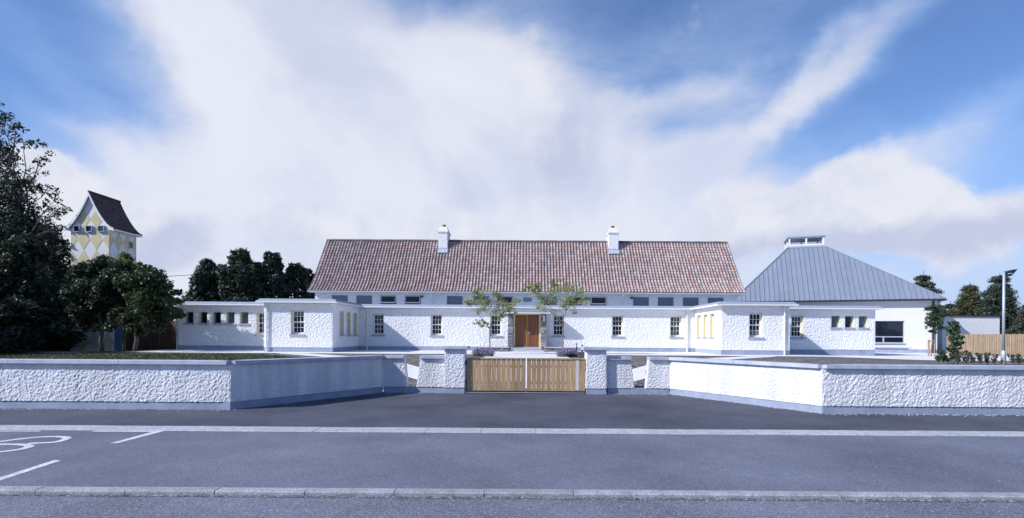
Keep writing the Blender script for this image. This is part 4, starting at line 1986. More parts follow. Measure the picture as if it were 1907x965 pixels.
mb.build('lantern_roof', M['frame_grey'], lan_o)
for (a0, a1) in ((.111, lw / 2 - .061), (lw / 2 + .061, lw - .111)):
    for v in (.03, LV1 - LV0 - .04):
        mb = MB()
        mb.obox(gp(LU0, LV0, 0), U, Nn, (0, 0, 1), a0, a1, v, v + .01, z0 + .09, z1 - .09)
        m_clear = bpy.data.materials.get('lantern_glass')
        if m_clear is None:
            m_clear, nt = new_mat('lantern_glass')
            out = nt.nodes.new('ShaderNodeOutputMaterial')
            t_ = nt.nodes.new('ShaderNodeBsdfTransparent')
            t_.inputs[0].default_value = (.92, .95, .97, 1)
            g_ = nt.nodes.new('ShaderNodeBsdfGlossy')
            g_.inputs['Roughness'].default_value = .02
            f_ = nt.nodes.new('ShaderNodeFresnel')
            s_ = nt.nodes.new('ShaderNodeMixShader')
            nt.links.new(f_.outputs[0], s_.inputs[0])
            nt.links.new(t_.outputs[0], s_.inputs[1])
            nt.links.new(g_.outputs[0], s_.inputs[2])
            nt.links.new(s_.outputs[0], out.inputs[0])
        mb.build('pane', m_clear, lan_o)

# ------------------------------------------------------------------ outbuilding and fence on the right
a, b = at(1755, 620, 38.0), at(1861.5, 620, 38.0)
zt = at(1810, 587, 38).z
ob = thing('outbuilding', ((a.x + b.x) / 2, 40, .4), 'low white roughcast outbuilding with a thin dark roof edge behind the timber fence', 'building')
d = Vector((b.x - a.x, b.y - a.y, 0))
mb = MB()
L_ = d.length
d.normalize()
nb = Vector((-d.y, d.x, 0))
mb.obox((a.x, a.y, 0), d, nb, (0, 0, 1), 0, L_, 0, 4, .2, zt - .1)
mb.build('wall', M['roughcast'], ob)
mb = MB()
mb.obox((a.x, a.y, 0), d, nb, (0, 0, 1), -.08, L_ + .08, -.08, 4.1, zt - .098, zt)
mb.build('flat_roof', M['dark_gutter'], ob)


def fence(name, p0, p1, z0a, z0b, h, mat, label, pitch=.1, grp=None, board_w=.088):
    p0, p1 = Vector((*p0, 0)), Vector((*p1, 0))
    d = (p1 - p0)
    L_ = d.length
    d.normalize()
    root = thing(name, (p0.x, p0.y, z0a), label, 'fence', grp)
    mb = MB()
    mb.box(0, board_w, -.01, .01, 0, h)
    mes = [mb.mesh('board', M[mat])]
    ang = math.atan2(d.y, d.x)
    n = int(L_ / pitch)
    for i in range(n):
        t = i / n
        q = p0 + d * (L_ * t)
        o = inst('board', mes[0], root, (q.x, q.y, z0a + (z0b - z0a) * t + random.uniform(-.012, .012)))
        o.rotation_euler = (0, random.uniform(-.006, .006), ang + random.uniform(-.02, .02))
    nb = Vector((-d.y, d.x, 0))
    for z in (.3, h - .3):
        mb = MB()
        mb.obox((p0.x, p0.y, z0a + z), d, nb, (0, 0, 1), 0, L_, .013, .06, 0, .08)
        mb.build('rail', M[mat], root)
    mb = MB()
    k = 0.0
    while k < L_:
        mb2 = MB()
        mb2.obox((p0.x, p0.y, z0a - .2), d, nb, (0, 0, 1), k, k + .09, .061, .15, 0, h + .15)
        mb2.build('post', M[mat], root)
        k += 2.4
    return root


fence('board_fence', (27.3, 34.9), (28.6, 26.5), .56, .56, 1.34, 'fence', 'new tan close-board timber fence on the right behind the lamp post', pitch=.105)

# ------------------------------------------------------------------ lamp post
lp = at(1868.5, 680, 21.0)
lx, ly = lp.x, 21.0
lamp = thing('lamp_post', (lx, ly, .61), 'galvanised steel lamp post with one angled dark floodlight head', 'lamp post')
zt = at(1870, 506, 21).z
mb = MB()
mb.tube([(lx, ly, .5), (lx, ly, 1.10), (lx, ly, 1.16)], [.085, .085, .055], 12)
mb.build('base_section', M['galv'], lamp, smooth=True)
mb = MB()
mb.tube([(lx, ly, 1.15), (lx, ly, zt)], [.052, .040], 12)
mb.tube([(lx, ly, zt), (lx, ly, zt + .04)], [.05, .05], 12)
mb.build('pole', M['galv'], lamp, smooth=True)
mb = MB()
pr = [(lx + .05, ly - .09, zt - .05), (lx + .06, ly - .09, zt - .20), (lx + .24, ly - .09, zt - .17), (lx + .47, ly - .09, zt + .10), (lx + .20, ly - .09, zt + .05)]
mb.prism(pr, (0, .18, 0))
hd = mb.build('lamp_head', M['blackmetal'], lamp, bevel=.012)
mb = MB()
arc = [(lx + .08 + .06 * k, ly - .094, zt - .10 + .05 * math.sin(k * .8) - .015 * k) for k in range(5)]
mb.tube(arc, .012, 5)
mb.build('trim_strip', M['whitepaint'], hd)

# bollards and cabinet by the right pillar
for k, (px, yb, yt_, D) in enumerate(((1073.8, 663, 639.5, 24.0), (1084, 668, 642, 23.0))):
    b0 = at(px, yb, D)
    t0 = at(px, yt_, D)
    z0 = H(b0.x, D)
    r_ = thing('bollard', (b0.x, D, z0), ('taller dark bollard beside the right lavender bush' if k == 0 else 'shorter dark bollard rising behind the small grey box'), 'bollard', 'dark bollards behind the gate')
    mb = MB()
    mb.tube([(b0.x, D, z0 - .05), (b0.x, D, z0 + (t0.z - z0) * .72), (b0.x, D, z0 + (t0.z - z0) * .74), (b0.x, D, t0.z - .05)], [.032, .032, .018, .018], 10)
    mb.build('post', M['blackmetal'], r_)
    mb = MB()
    mb.tube([(b0.x, D, t0.z - .05), (b0.x, D, t0.z)], [.04, .034], 10)
    mb.build('cap', M['blackmetal'], r_)
b0 = at(1083, 662, 22.3)
z0 = H(b0.x, 22.3)
mb = MB()
mb.box(b0.x - .14, b0.x + .15, 22.2, 22.45, z0 - .02, at(1083, 657, 22.3).z)
bx = thing('utility_box', (b0.x, 22.3, z0), 'small squat grey utility box just left of the right gate pillar', 'box')
mb.build('case', principled('grey_box', (.09, .10, .11), .7, .3, var=.2), bx, bevel=.012)
mb = MB()
mb.box(b0.x - .15, b0.x + .16, 22.19, 22.46, at(1083, 657, 22.3).z + .001, at(1083, 657, 22.3).z + .03)
mb.build('lid', principled('grey_lid', (.14, .15, .16), .7, .3, var=.2), bx)

# ------------------------------------------------------------------ diamond-painted tower
TX0, TX1, TY0, TY1 = -27.2, -24.92, 32.0, 34.2
TZG = .4
TEZ = at(203.6, 424, 32).z
TAZ = at(164, 362, 32).z
tower = thing('tower', ((TX0 + TX1) / 2, TY0, TZG), 'narrow white tower painted with yellow diamonds, steep dark roof with flared eaves', 'tower')
cxT = (TX0 + TX1) / 2
hwT = (TX1 - TX0) / 2
# bell-cast slope: from apex out past the wall
over = .34
slope_pts = []
for k in range(9):
    t = k / 8
    xx = (hwT + over) * t
    z = TAZ + .12 - (TAZ + .12 - (TEZ - .02)) * (1 - (1 - t) ** 1.55)
    slope_pts.append((xx, z))


def gable_z(x):
    x = abs(x - cxT)
    for (a, za), (b, zb) in zip(slope_pts, slope_pts[1:]):
        if x <= b:
            return za + (zb - za) * (x - a) / (b - a) - .06
    return slope_pts[-1][1]


gpoly = [(TX0, TZG), (TX1, TZG), (TX1, min(TEZ, gable_z(TX1)))]
for (xx, z) in reversed(slope_pts[1:]):
    if xx < hwT:
        gpoly.append((cxT + xx, z - .06))
gpoly.append((cxT, slope_pts[0][1] - .06))
for (xx, z) in slope_pts[1:]:
    if xx < hwT:
        gpoly.append((cxT - xx, z - .06))
gpoly.append((TX0, min(TEZ, gable_z(TX0))))
mb = MB()
mb.prism([(a, TY0, b) for a, b in gpoly], (0, TY1 - TY0, 0))
mb.build('wall', M['tower_white'], tower)


def halfclip(poly, inside):
    """clip convex diamond by convex-ish region made of half planes (n, c): n.p <= c"""
    for (nx, nz, c) in inside:
        out = []
        for i in range(len(poly)):
            a, b = poly[i - 1], poly[i]
            fa, fb = c - (nx * a[0] + nz * a[1]), c - (nx * b[0] + nz * b[1])
            if (fa >= 0) != (fb >= 0):
                t = fa / (fa - fb)
                out.append((a[0] + (b[0] - a[0]) * t, a[1] + (b[1] - a[1]) * t))
            if fb >= 0:
                out.append(b)
        poly = out
        if len(poly) < 3:
            return []
    return poly


dw = (TX1 - TX0) / 3
dh = 1.22
zc0 = at(155, 340 + 640 / 6.033, 32).z      # a yellow row centre
# gable limited by two straight half planes close to the bargeboard
sl = (TAZ - .35 - TEZ) / (hwT * .78)


def diamonds(face):
    for j in range(-7, 4):
        zc = zc0 + j * dh
        for i in range(4):
            if face == 'f':
                xc = TX0 + i * dw
                xc0 = xc
                poly = [(xc - dw / 2, zc), (xc, zc - dh / 2), (xc + dw / 2, zc), (xc, zc + dh / 2)]
                lim = [(1, 0, TX1 - .004), (-1, 0, -TX0 - .004), (0, -1, -TZG - .02)]
                zA = TAZ - .30
                # gable: z <= zA - s*|x-c|
                s_ = 1.62
                lim += [(s_, 1, zA + s_ * cxT), (-s_, 1, zA - s_ * cxT)]
            else:
                dwy = (TY1 - TY0) / 3
                xc = TY0 + i * dwy
                poly = [(xc - dwy / 2, zc), (xc, zc - dh / 2), (xc + dwy / 2, zc), (xc, zc + dh / 2)]
                lim = [(1, 0, TY1 - .004), (-1, 0, -TY0 - .004), (0, -1, -TZG - .02), (0, 1, TEZ - .12)]
            q = halfclip(poly, lim)
            if len(q) < 3:
                continue
            mb = MB()
            if face == 'f':
                mb.prism([(a, TY0 - .012, b) for a, b in q], (0, .011, 0))
            else:
                mb.prism([(TX1 + .001, a, b) for a, b in q], (.011, 0, 0))
            mb.build('diamond_panel', M['tower_yellow'], tower)


diamonds('f')
diamonds('r')
# fine dark joints drawn as slim battens between diamonds would be lost at this size; the panels stand 12 mm proud
for k, px in enumerate((144.7, 167.5, 190)):
    c = at(px, 426.5, 32)
    mb = MB()
    w = .19
    for (a, b, c0, c1) in ((-w, w, -w, -w + .04), (-w, w, w - .04, w), (-w, -w + .04, -w + .04, w - .04), (w - .04, w, -w + .04, w - .04)):
        mb.box(c.x + a, c.x + b, TY0 - .11, TY0 - .013, c.z + c0, c.z + c1)
    wo_ = mb.build('window', M['frame_grey'], tower, origin=(c.x, TY0, c.z))
    mb = MB()
    mb.box(c.x - w + .04, c.x + w - .04, TY0 - .075, TY0 - .065, c.z - w + .04, c.z + w - .04)
    mb.build('pane', M['glass'], wo_)
c = at(244, 456.5, 33.7)
mb = MB()
mb.box(TX1 + .013, TX1 + .06, 33.55, 33.85, c.z - .2, c.z + .2)
wo_ = mb.build('window', M['frame_grey'], tower)
mb = MB()
mb.box(TX1 + .061, TX1 + .066, 33.58, 33.82, c.z - .17, c.z + .17)
mb.build('pane', M['glass'], wo_)
# roof courses: overlapping tile strips broken into tiles
ry0, ry1 = TY0 - .12, TY1 + .12
roofT = MB()
for sgn in (-1, 1):
    for (a, za), (b, zb) in zip(slope_pts, slope_pts[1:]):
        roofT.hexa([(cxT + sgn * a, ry0 + .02, za - .05), (cxT + sgn * b, ry0 + .02, zb - .05), (cxT + sgn * b, ry1 - .02, zb - .05), (cxT + sgn * a, ry1 - .02, za - .05),
                    (cxT + sgn * a, ry0 + .02, za), (cxT + sgn * b, ry0 + .02, zb), (cxT + sgn * b, ry1 - .02, zb), (cxT + sgn * a, ry1 - .02, za)])
rt_o = roofT.build('roof', M['brown_tile'], tower)
for sgn in (-1, 1):
    for j in range(16):
        t0, t1 = j / 16, (j + 1.15) / 16

        def sp(t):
            t = min(1.0, t) * 8
            i = min(7, int(t))
            (a, za), (b, zb) = slope_pts[i], slope_pts[i + 1]
            f = t - i
            return a + (b - a) * f, za + (zb - za) * f
        (a, za), (b, zb) = sp(t0), sp(t1)
        y = ry0
        odd = j % 2 * .1
        ks = [ry0] + [ry0 + .2 * k - odd for k in range(1, 13) if ry0 + .2 * k - odd < ry1 - .05] + [ry1]
        for ya, yb in zip(ks, ks[1:]):
            lift = .03 + random.uniform(0, .012)
            mb = MB()
            mb.hexa([(cxT + sgn * a, ya + .006, za + .002), (cxT + sgn * b, ya + .006, zb + .006), (cxT + sgn * b, yb - .006, zb + .006), (cxT + sgn * a, yb - .006, za + .002),
                     (cxT + sgn * a, ya + .006, za + .012), (cxT + sgn * b, ya + .006, zb + lift), (cxT + sgn * b, yb - .006, zb + lift), (cxT + sgn * a, yb - .006, za + .012)])
            mb.build('roof_tile', M['brown_tile'], rt_o)
mb = MB()
mb.tube([(cxT, ry0 - .01, slope_pts[0][1] + .02), (cxT, ry1 + .01, slope_pts[0][1] + .02)], .07, 8)
mb.build('ridge_tile', M['brown_tile'], rt_o)
# bargeboards and eaves boards
mb = MB()
for sgn in (-1, 1):
    for (a, za), (b, zb) in zip(slope_pts, slope_pts[1:]):
        mb.hexa([(cxT + sgn * a, ry0 - .03, za - .22), (cxT + sgn * b, ry0 - .03, zb - .22), (cxT + sgn * b, ry0 + .018, zb - .22), (cxT + sgn * a, ry0 + .018, za - .22),
                 (cxT + sgn * a, ry0 - .03, za - .03), (cxT + sgn * b, ry0 - .03, zb - .03), (cxT + sgn * b, ry0 + .018, zb - .03), (cxT + sgn * a, ry0 + .018, za - .03)])
mb.build('bargeboard', M['whitepaint'], tower)
for sgn in (-1, 1):
    mb = MB()
    xa = cxT + sgn * (hwT + .001)
    xb = cxT + sgn * (hwT + over - .02)
    mb.box(min(xa, xb), max(xa, xb), ry0 + .02, ry1 - .02, TEZ - .16, TEZ - .075)
    mb.build('eaves_board', M['whitepaint'], tower)
# overhead cable
q0 = Vector((TX1, 33.5, at(260, 513, 33.5).z))
pts = [at(255, 513, 34), at(310, 514.8, 36), at(360, 512, 42), at(420, 509.5, 60), at(560, 507, 95)]
mb = MB()
mb.tube(pts, .018, 5)
tag(mb.build('cable', M['cable'], origin=pts[0]), 'thin black overhead cable running from the tower behind the conifers', 'cable')

# left fences
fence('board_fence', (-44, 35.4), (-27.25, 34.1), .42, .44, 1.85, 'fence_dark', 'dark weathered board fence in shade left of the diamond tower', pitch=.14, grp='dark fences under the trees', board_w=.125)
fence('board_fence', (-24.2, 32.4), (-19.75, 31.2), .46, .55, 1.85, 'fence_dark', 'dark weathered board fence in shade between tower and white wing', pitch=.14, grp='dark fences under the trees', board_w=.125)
gd = thing('side_gate', (-24.55, 32.4, .44), 'narrow blue-grey side gate beside the foot of the diamond tower', 'gate')
for k in range(4):
    mb = MB()
    mb.box(-24.88 + k * .16, -24.88 + k * .16 + .15, 32.38, 32.41, .46, 2.35)
    mb.build('board', M['tealpaint'], gd, origin=(-24.88 + k * .16, 32.4, .46))
mb = MB()
mb.box(-24.88, -24.24, 32.415, 32.45, .8, .9)
mb.box(-24.88, -24.24, 32.415, 32.45, 1.9, 2.0)
mb.build('rail', M['tealpaint'], gd)


# ------------------------------------------------------------------ vegetation
def leaf_cloud(cents, rads, per, size, rng, up=.3, squash=.75, shell=.45, droop=0.0, aspect=.55, tintvar=.35):
    """many small two-triangle leaves spread through clumps; returns (V, F, C)"""
    Vs, Ts = [], []
    for c, r, n in zip(cents, rads, per):
        c = np.array(c, dtype=float)
        d = rng.normal(size=(n, 3))
        d /= np.linalg.norm(d, axis=1)[:, None] + 1e-9
        rr = shell + (1 - shell) * rng.random(n) ** .6
        rad = np.array(r if hasattr(r, '__len__') else (r, r, r * squash))
        # lumpy surface
        lump = 1 + .25 * np.sin(d[:, 0] * 7 + c[0] * 3) * np.sin(d[:, 1] * 6 + c[1]) + .2 * np.sin(d[:, 2] * 9 + c[2] * 2)
        p = c + d * (rr * lump)[:, None] * rad
        p[:, 2] -= droop * rng.random(n)
        nrm = d * .6 + rng.normal(size=(n, 3)) * .7
        nrm[:, 2] += up
        nrm /= np.linalg.norm(nrm, axis=1)[:, None] + 1e-9
        t = np.cross(nrm, rng.normal(size=(n, 3)))
        t /= np.linalg.norm(t, axis=1)[:, None] + 1e-9
        b = np.cross(nrm, t)
        s = size * (.6 + .8 * rng.random(n))[:, None]
        quad = np.stack([p - t * s, p + b * s * aspect, p + t * s, p - b * s * aspect], axis=1)
        k = (1 + tintvar * rng.normal(size=n)).clip(.35, 2.2) * (1 + .22 * rng.normal())
        hue = rng.normal(size=n) * .10
        col = np.stack([k * (1 + hue), k, k * (1 - hue * .8)], axis=1).clip(.05, 4)
        Vs.append(quad.reshape(-1, 3))
        Ts.append(np.repeat(col, 4, axis=0))
    return np.concatenate(Vs), np.concatenate(Ts)


def leaf_obj(name, V, T, mat, parent, origin=None):
    if origin is None:
        origin = W[parent.name]
    n = len(V) // 4
    me = bpy.data.meshes.new(name)
    me.vertices.add(len(V))
    me.vertices.foreach_set('co', (V - np.array(origin)).astype(np.float32).ravel())
    me.loops.add(len(V))
    me.loops.foreach_set('vertex_index', np.arange(len(V), dtype=np.int32))
    me.polygons.add(n)
    me.polygons.foreach_set('loop_start', np.arange(0, len(V), 4, dtype=np.int32))
    me.update(calc_edges=True)
    a = me.color_attributes.new('tint', 'FLOAT_COLOR', 'POINT')
    arr = np.ones((len(V), 4), dtype=np.float32)
    arr[:, :3] = T
    a.data.foreach_set('color', arr.ravel())
    me.materials.append(mat)
    o = bpy.data.objects.new(name, me)
    link(o, parent, origin)
    return o


def limb(mb, a, b, ra, rb, rnd, n=6, wob=.08, k=5):
    a, b = Vector(a), Vector(b)
    L_ = (b - a).length
    pts, rr = [], []
    for i in range(k + 1):
        t = i / k
        p = a.lerp(b, t)
        if 0 < i < k:
            p += Vector((rnd.uniform(-1, 1), rnd.uniform(-1, 1), rnd.uniform(-.5, .5))) * wob * L_ * .5
        p.z += math.sin(t * PI) * L_ * .05
        pts.append(p)
        rr.append(ra + (rb - ra) * t)
    mb.tube(pts, rr, n)
    return pts


def broadleaf(name, base, clumps, label, group, leafmat, size, density, seed, trunk_r=.2, forks=None, bark='bark', squash=.8, cat='tree', up=.3, aspect=.55, lean=None, shell=.45, lace=False):
    """clumps: list of (centre, radius)"""
    base = Vector(base)
    rnd = random.Random(seed)
    r_ = np.random.default_rng(seed)
    root = thing(name, base, label, cat, group)
    top = max(c[2] for c, r in clumps)
    mid = Vector((sum(c[0] for c, r in clumps) / len(clumps), sum(c[1] for c, r in clumps) / len(clumps), top))
    mb = MB()
    h = top - base.z
    fork = forks if forks is not None else .35
    fp = base + Vector(((mid.x - base.x) * .25, (mid.y - base.y) * .25, h * fork))
    limb(mb, base - Vector((0, 0, .15)), fp, trunk_r, trunk_r * .72, rnd, 9, .05)
    tp = Vector((mid.x, mid.y, top - .05 * h))
    lead = limb(mb, fp, tp, trunk_r * .7, trunk_r * .1, rnd, 7, .10, 7)
    for c, r in clumps:
        c = Vector(c)
        # join a point of the leader below the clump
        z = fp.z + (c.z - fp.z) * .45
        best = min(lead, key=lambda p: abs(p.z - max(fp.z, z)))
        rr = trunk_r * .32 * max(.25, 1 - (best.z - fp.z) / (top - fp.z + .1))
        pts = limb(mb, best, c, rr, rr * .3, rnd, 5, .12)
        for _ in range(3):
            q = c + Vector((rnd.uniform(-1, 1), rnd.uniform(-1, 1), rnd.uniform(-.4, 1))) * r * .75
            limb(mb, pts[-2], q, rr * .35, rr * .1, rnd, 4, .1, 3)
    mb.build('trunk', M[bark], root, smooth=True)
    cs, rs, ns = [], [], []
    for c, r in clumps:
        k = max(3, int(5 * (r / .6)))
        k = min(k, 16) * (2 if lace else 1)
        for _ in range(k):
            d = Vector((rnd.gauss(0, 1), rnd.gauss(0, 1), rnd.gauss(0, .9))).normalized() * r * (rnd.uniform(.2, 1.15) if lace else rnd.uniform(.25, .8))
            cs.append(tuple(Vector(c) + d))
            q = r * (rnd.uniform(.18, .42) if lace else rnd.uniform(.35, .55))
            rs.append((q, q, q * squash))
            ns.append(max(8, int(density * q * q)))
    V, T = leaf_cloud(cs, rs, ns, size, r_, up=up, squash=squash, aspect=aspect, shell=shell)
    leaf_obj('crown', V, T, M[leafmat], root)
    return root


def pc(lst, D, jit, seed):
    """clumps from silhouette points: (px, py, radius px), each at its own depth around D"""
    rnd = random.Random(seed)
    out = []
    for (px, py, r) in lst:
        d = D + rnd.uniform(-jit, jit)
        p = at(px, py, d)
        out.append((tuple(p), r * d / 1000))
    return out


# the tall tree at the left edge
big = [(0, 215, 28), (22, 235, 22), (18, 290, 24), (-5, 280, 40), (50, 262, 20), (40, 345, 30), (75, 300, 20), (85, 355, 20), (62, 330, 22), (105, 385, 20),
       (70, 400, 32), (20, 380, 40), (-20, 400, 60), (100, 430, 16), (45, 440, 38), (80, 470, 34), (10, 470, 50), (100, 505, 26), (50, 520, 44), (0, 545, 60), (95, 545, 30),
       (-60, 330, 70), (-80, 450, 90), (-60, 560, 90), (30, 410, 30), (108, 400, 14), (112, 470, 14), (-130, 420, 90), (-120, 540, 90)]
b0 = at(28, 658, 33)
broadleaf('tall_tree', (b0.x, 33, H(b0.x, 33)), pc(big, 33, 1.2, 1), 'tall dark open-crowned tree at the left edge rising above everything', None, 'leaf_dark', .085, 380, 11, .26, .30, bark='bark_light', lace=True)
# two garden trees before the tower
t1 = [(165, 600, 22), (190, 608, 18), (212, 600, 22), (140, 578, 20), (185, 520, 36), (175, 570, 34), (205, 565, 32), (150, 585, 18), (170, 500, 26), (150, 520, 24), (190, 490, 22), (215, 510, 28), (160, 555, 34), (200, 545, 36), (140, 560, 22), (180, 590, 26), (215, 580, 28), (235, 545, 24), (225, 500, 20)]
b0 = at(190, 656, 28.0)
broadleaf('garden_tree', (b0.x, 28.0, H(b0.x, 28)), pc(t1, 28.0, 1.0, 2), 'dark round-headed garden tree on a slim trunk right before the foot of the tower', 'garden trees before the tower', 'leaf_dark', .075, 2300, 12, .11, .30)
t2 = [(240, 604, 22), (265, 610, 18), (300, 604, 20), (325, 590, 16), (335, 560, 12), (270, 530, 36), (262, 560, 36), (292, 570, 34), (250, 585, 26), (285, 598, 22), (245, 492, 22), (265, 505, 26), (285, 525, 28), (255, 545, 36), (300, 550, 30), (318, 565, 20), (275, 575, 34), (235, 580, 28), (305, 590, 22), (325, 545, 14), (240, 520, 26), (330, 580, 12)]
b0 = at(251, 656, 27.0)
broadleaf('garden_tree', (b0.x, 27.0, H(b0.x, 27)), pc(t2, 27.0, 1.0, 3), 'garden tree with yellowish top reaching over the left end of the white wing', 'garden trees before the tower', 'leaf_mid', .075, 2300, 13, .11, .32)
t3 = [(232, 480, 13), (222, 490, 14), (246, 484, 12), (258, 492, 10), (236, 492, 14), (210, 486, 9)]
b0 = at(232, 640, 28.6)
broadleaf('garden_tree', (b0.x, 28.6, H(b0.x, 28.6)), pc(t3, 27.6, .4, 4), 'yellow-green sunlit treetop showing behind the two dark garden trees', 'garden trees before the tower', 'leaf_yellow', .07, 1500, 14, .08, .6)

# dark trees behind the left fence and outside the frame, they shade the lawn
for k, (X, Y, h, r, lab) in enumerate((
    (-34.0, 36.5, 8.4, 3.0, 'dark bushy tree behind the left fence, farther left of two'),
    (-29.6, 35.8, 6.4, 2.3, 'dark bushy tree behind the left fence, close to the tower'),
    (-29.5, 20.5, 8.5, 2.6, 'broad dark tree beyond the left edge, shading the lawn'),
    (-32.0, 30.0, 6.8, 2.8, 'broad dark tree beyond the left edge, close to the fence'),
    (-27.4, 29.4, 6.4, 2.1, 'dark bushy tree in front of the left fence, just left of the diamond tower'),
    (-36.5, 27.5, 9.0, 3.2, 'tall dark tree beyond the left edge, behind the lawn'),
    (-41.5, 28.5, 11.5, 3.6, 'tallest dark tree beyond the left edge, outermost of all'),
    (-36.0, 22.5, 10.0, 3.0, 'dark tree beyond the left edge, behind the left boundary wall'),
)):
    rnd = random.Random(40 + k)
    cl = []
    z0 = H(X, Y)
    for j in range(26):
        t = rnd.uniform(.10, 1)
        rad = r * math.sin(min(1, (1.05 - t) * 1.5) * PI / 2)
        a = rnd.uniform(0, 2 * PI)
        q = rad * rnd.uniform(.2, .9)
        cl.append(((X + math.cos(a) * q, Y + math.sin(a) * q, z0 + h * t * .92), r * rnd.uniform(.4, .58)))
    broadleaf('dark_tree', (X, Y, z0), cl, lab, 'dark trees shading the left side', 'leaf_dark', .13, 420, 60 + k, .2, .25)


# conifers
def cypress(X, Y, h, w, seed, label, mat='leaf_cypress', group=None, lean=0.0, name='cypress_tree', size=.14, tiers=9, dens=1.0, sharp=.55):
    rnd = random.Random(seed)
    r_ = np.random.default_rng(seed)
    z0 = H(X, Y) if Y < 62 else .5
    root = thing(name, (X, Y, z0), label, 'tree', group)
    mb = MB()
    mb.tube([(X, Y, z0 - .2), (X, Y, z0 + h * .5), (X + lean, Y, z0 + h * .97)], [w * .09, w * .06, .02], 7)
    mb.build('trunk', M['bark'], root)
    cs, rs, ns = [], [], []
    for i in range(int(150 * dens)):
        t = rnd.random() ** .9
        rad = w * ((1 - t) ** sharp) * (.85 + .2 * math.sin(t * 17 + seed))
        a = rnd.uniform(0, 2 * PI)
        q = rad * rnd.uniform(.55, 1.0)
        r0 = w * rnd.uniform(.18, .32) * (1.05 - .55 * t)
        cs.append((X + lean * t + math.cos(a) * q, Y + math.sin(a) * q, z0 + .3 + (h - .5) * t))
        rs.append((r0, r0, r0 * 1.15))
        ns.append(int(520 * r0 * r0 + 60))
    V, T = leaf_cloud(cs, rs, ns, size, r_, up=.5, shell=.5, aspect=.42, tintvar=.4)
    leaf_obj('crown', V, T, M[mat], root)
    return root


cy = [(383, 487, 30, 45, 'leftmost short dark cypress of the row behind the white wing'),
      (417, 497, 26, 47, 'low dark cypress filling the dip beside the leftmost one of the row'),
      (447, 469, 38, 44, 'broad dark cypress with rounded top, widest of the row behind the wing'),
      (485, 492, 28, 47, 'dark cypress in the dip between the two tallest of the row'),
      (512, 471, 26, 45, 'slender tall dark cypress with the pointed top in the middle of the row'),
      (548, 494, 26, 46, 'shorter dark cypress right of the slender pointed one'),
      (577, 503, 18, 48, 'rightmost dark cypress of the row, half behind the tiled roof')]
for k, (px, py, hw_, D, lab) in enumerate(cy):
    p = at(px, py, D)
    cypress(p.x, D, p.z - H(p.x, D) + .15, hw_ * D / 1000 * 1.5, 100 + k, lab, group='cypresses behind the white wing', lean=random.uniform(-.2, .2), sharp=.36)


def spruce(X, Y, h, w, seed, label, mat='leaf_spruce', group=None, name='conifer_tree', tiers=11, droop=.25, first=.08, leader=True):
    """layered branches that sweep out and droop, sprays hanging along them"""
    rnd = random.Random(seed)
    r_ = np.random.default_rng(seed)
    z0 = H(X, min(Y, 60))
    root = thing(name, (X, Y, z0), label, 'tree', group)
    mb = MB()
    mb.tube([(X, Y, z0 - .2), (X, Y, z0 + h * .5), (X, Y, z0 + h)], [w * .07, w * .045, .015], 7)
    cs, rs, ns = [], [], []
    for j in range(tiers):
        t = first + (1 - first) * (j + rnd.uniform(-.2, .2)) / tiers
        t = min(.97, max(.03, t))
        L_ = w * (1 - t) ** .8 * rnd.uniform(.75, 1.1) + .15
        nb_ = rnd.randint(6, 8) if t < .8 else 5
        a0 = rnd.uniform(0, 2 * PI)
        for b in range(nb_):
            a = a0 + 2 * PI * b / nb_ + rnd.uniform(-.3, .3)
            ll = L_ * rnd.uniform(.65, 1.15)
            pts = []
            for s in range(5):
                f = s / 4
                pts.append((X + math.cos(a) * ll * f, Y + math.sin(a) * ll * f, z0 + h * t + ll * (.22 * f - (droop + .22) * f * f)))
            mb.tube(pts, [.03 * w * (1 - .8 * s / 4) * (1.1 - t) + .006 for s in range(5)], 4)
            m = max(3, int(ll / .28))
            for s in range(m):
                f = (s + .7) / m
                i = min(3, int(f * 4))
                g_ = f * 4 - i
                q = [pts[i][k] + (pts[i + 1][k] - pts[i][k]) * g_ for k in range(3)]
                r0 = (.24 + .26 * (1 - f * .5)) * (w / 3.0) * (1.15 - .4 * t)
                cs.append((q[0], q[1], q[2] - r0 * .25))
                rs.append((r0 * 1.15, r0 * 1.15, r0 * .8))
                ns.append(int(60 + 420 * r0 * r0))
    mb.build('trunk', M['bark'], root)
    V, T = leaf_cloud(cs, rs, ns, .085 * max(.8, w / 3), r_, up=.5, shell=.25, aspect=.34, droop=.12, tintvar=.4)
    leaf_obj('crown', V, T, M[mat], root)
    return root


def sp_at(px, py, D, hw_, seed, lab, **kw):
    p = at(px, py, D)
    return spruce(p.x, D, p.z - H(p.x, min(D, 60)), hw_ * D / 1000, seed, lab, group='conifers on the right skyline', **kw)


sp_at(1720, 503, 56, 62, 201, 'dark conifer with layered boughs showing above the slope of the metal roof', droop=.1)
sp_at(1806, 525, 50, 62, 202, 'olive-green bushy conifer with a crooked top between metal roof and lamp post', mat='leaf_olive', tiers=13, droop=.4)
sp_at(1862, 508, 48, 72, 203, 'tall dark conifer with pointed top directly behind the lamp post', tiers=13)
sp_at(1915, 560, 44, 50, 204, 'low dense conifer at the right edge beyond the fence', tiers=11)
sp_at(1770, 560, 54, 50, 205, 'low dark conifer filling the gap just right of the metal roof', tiers=9)


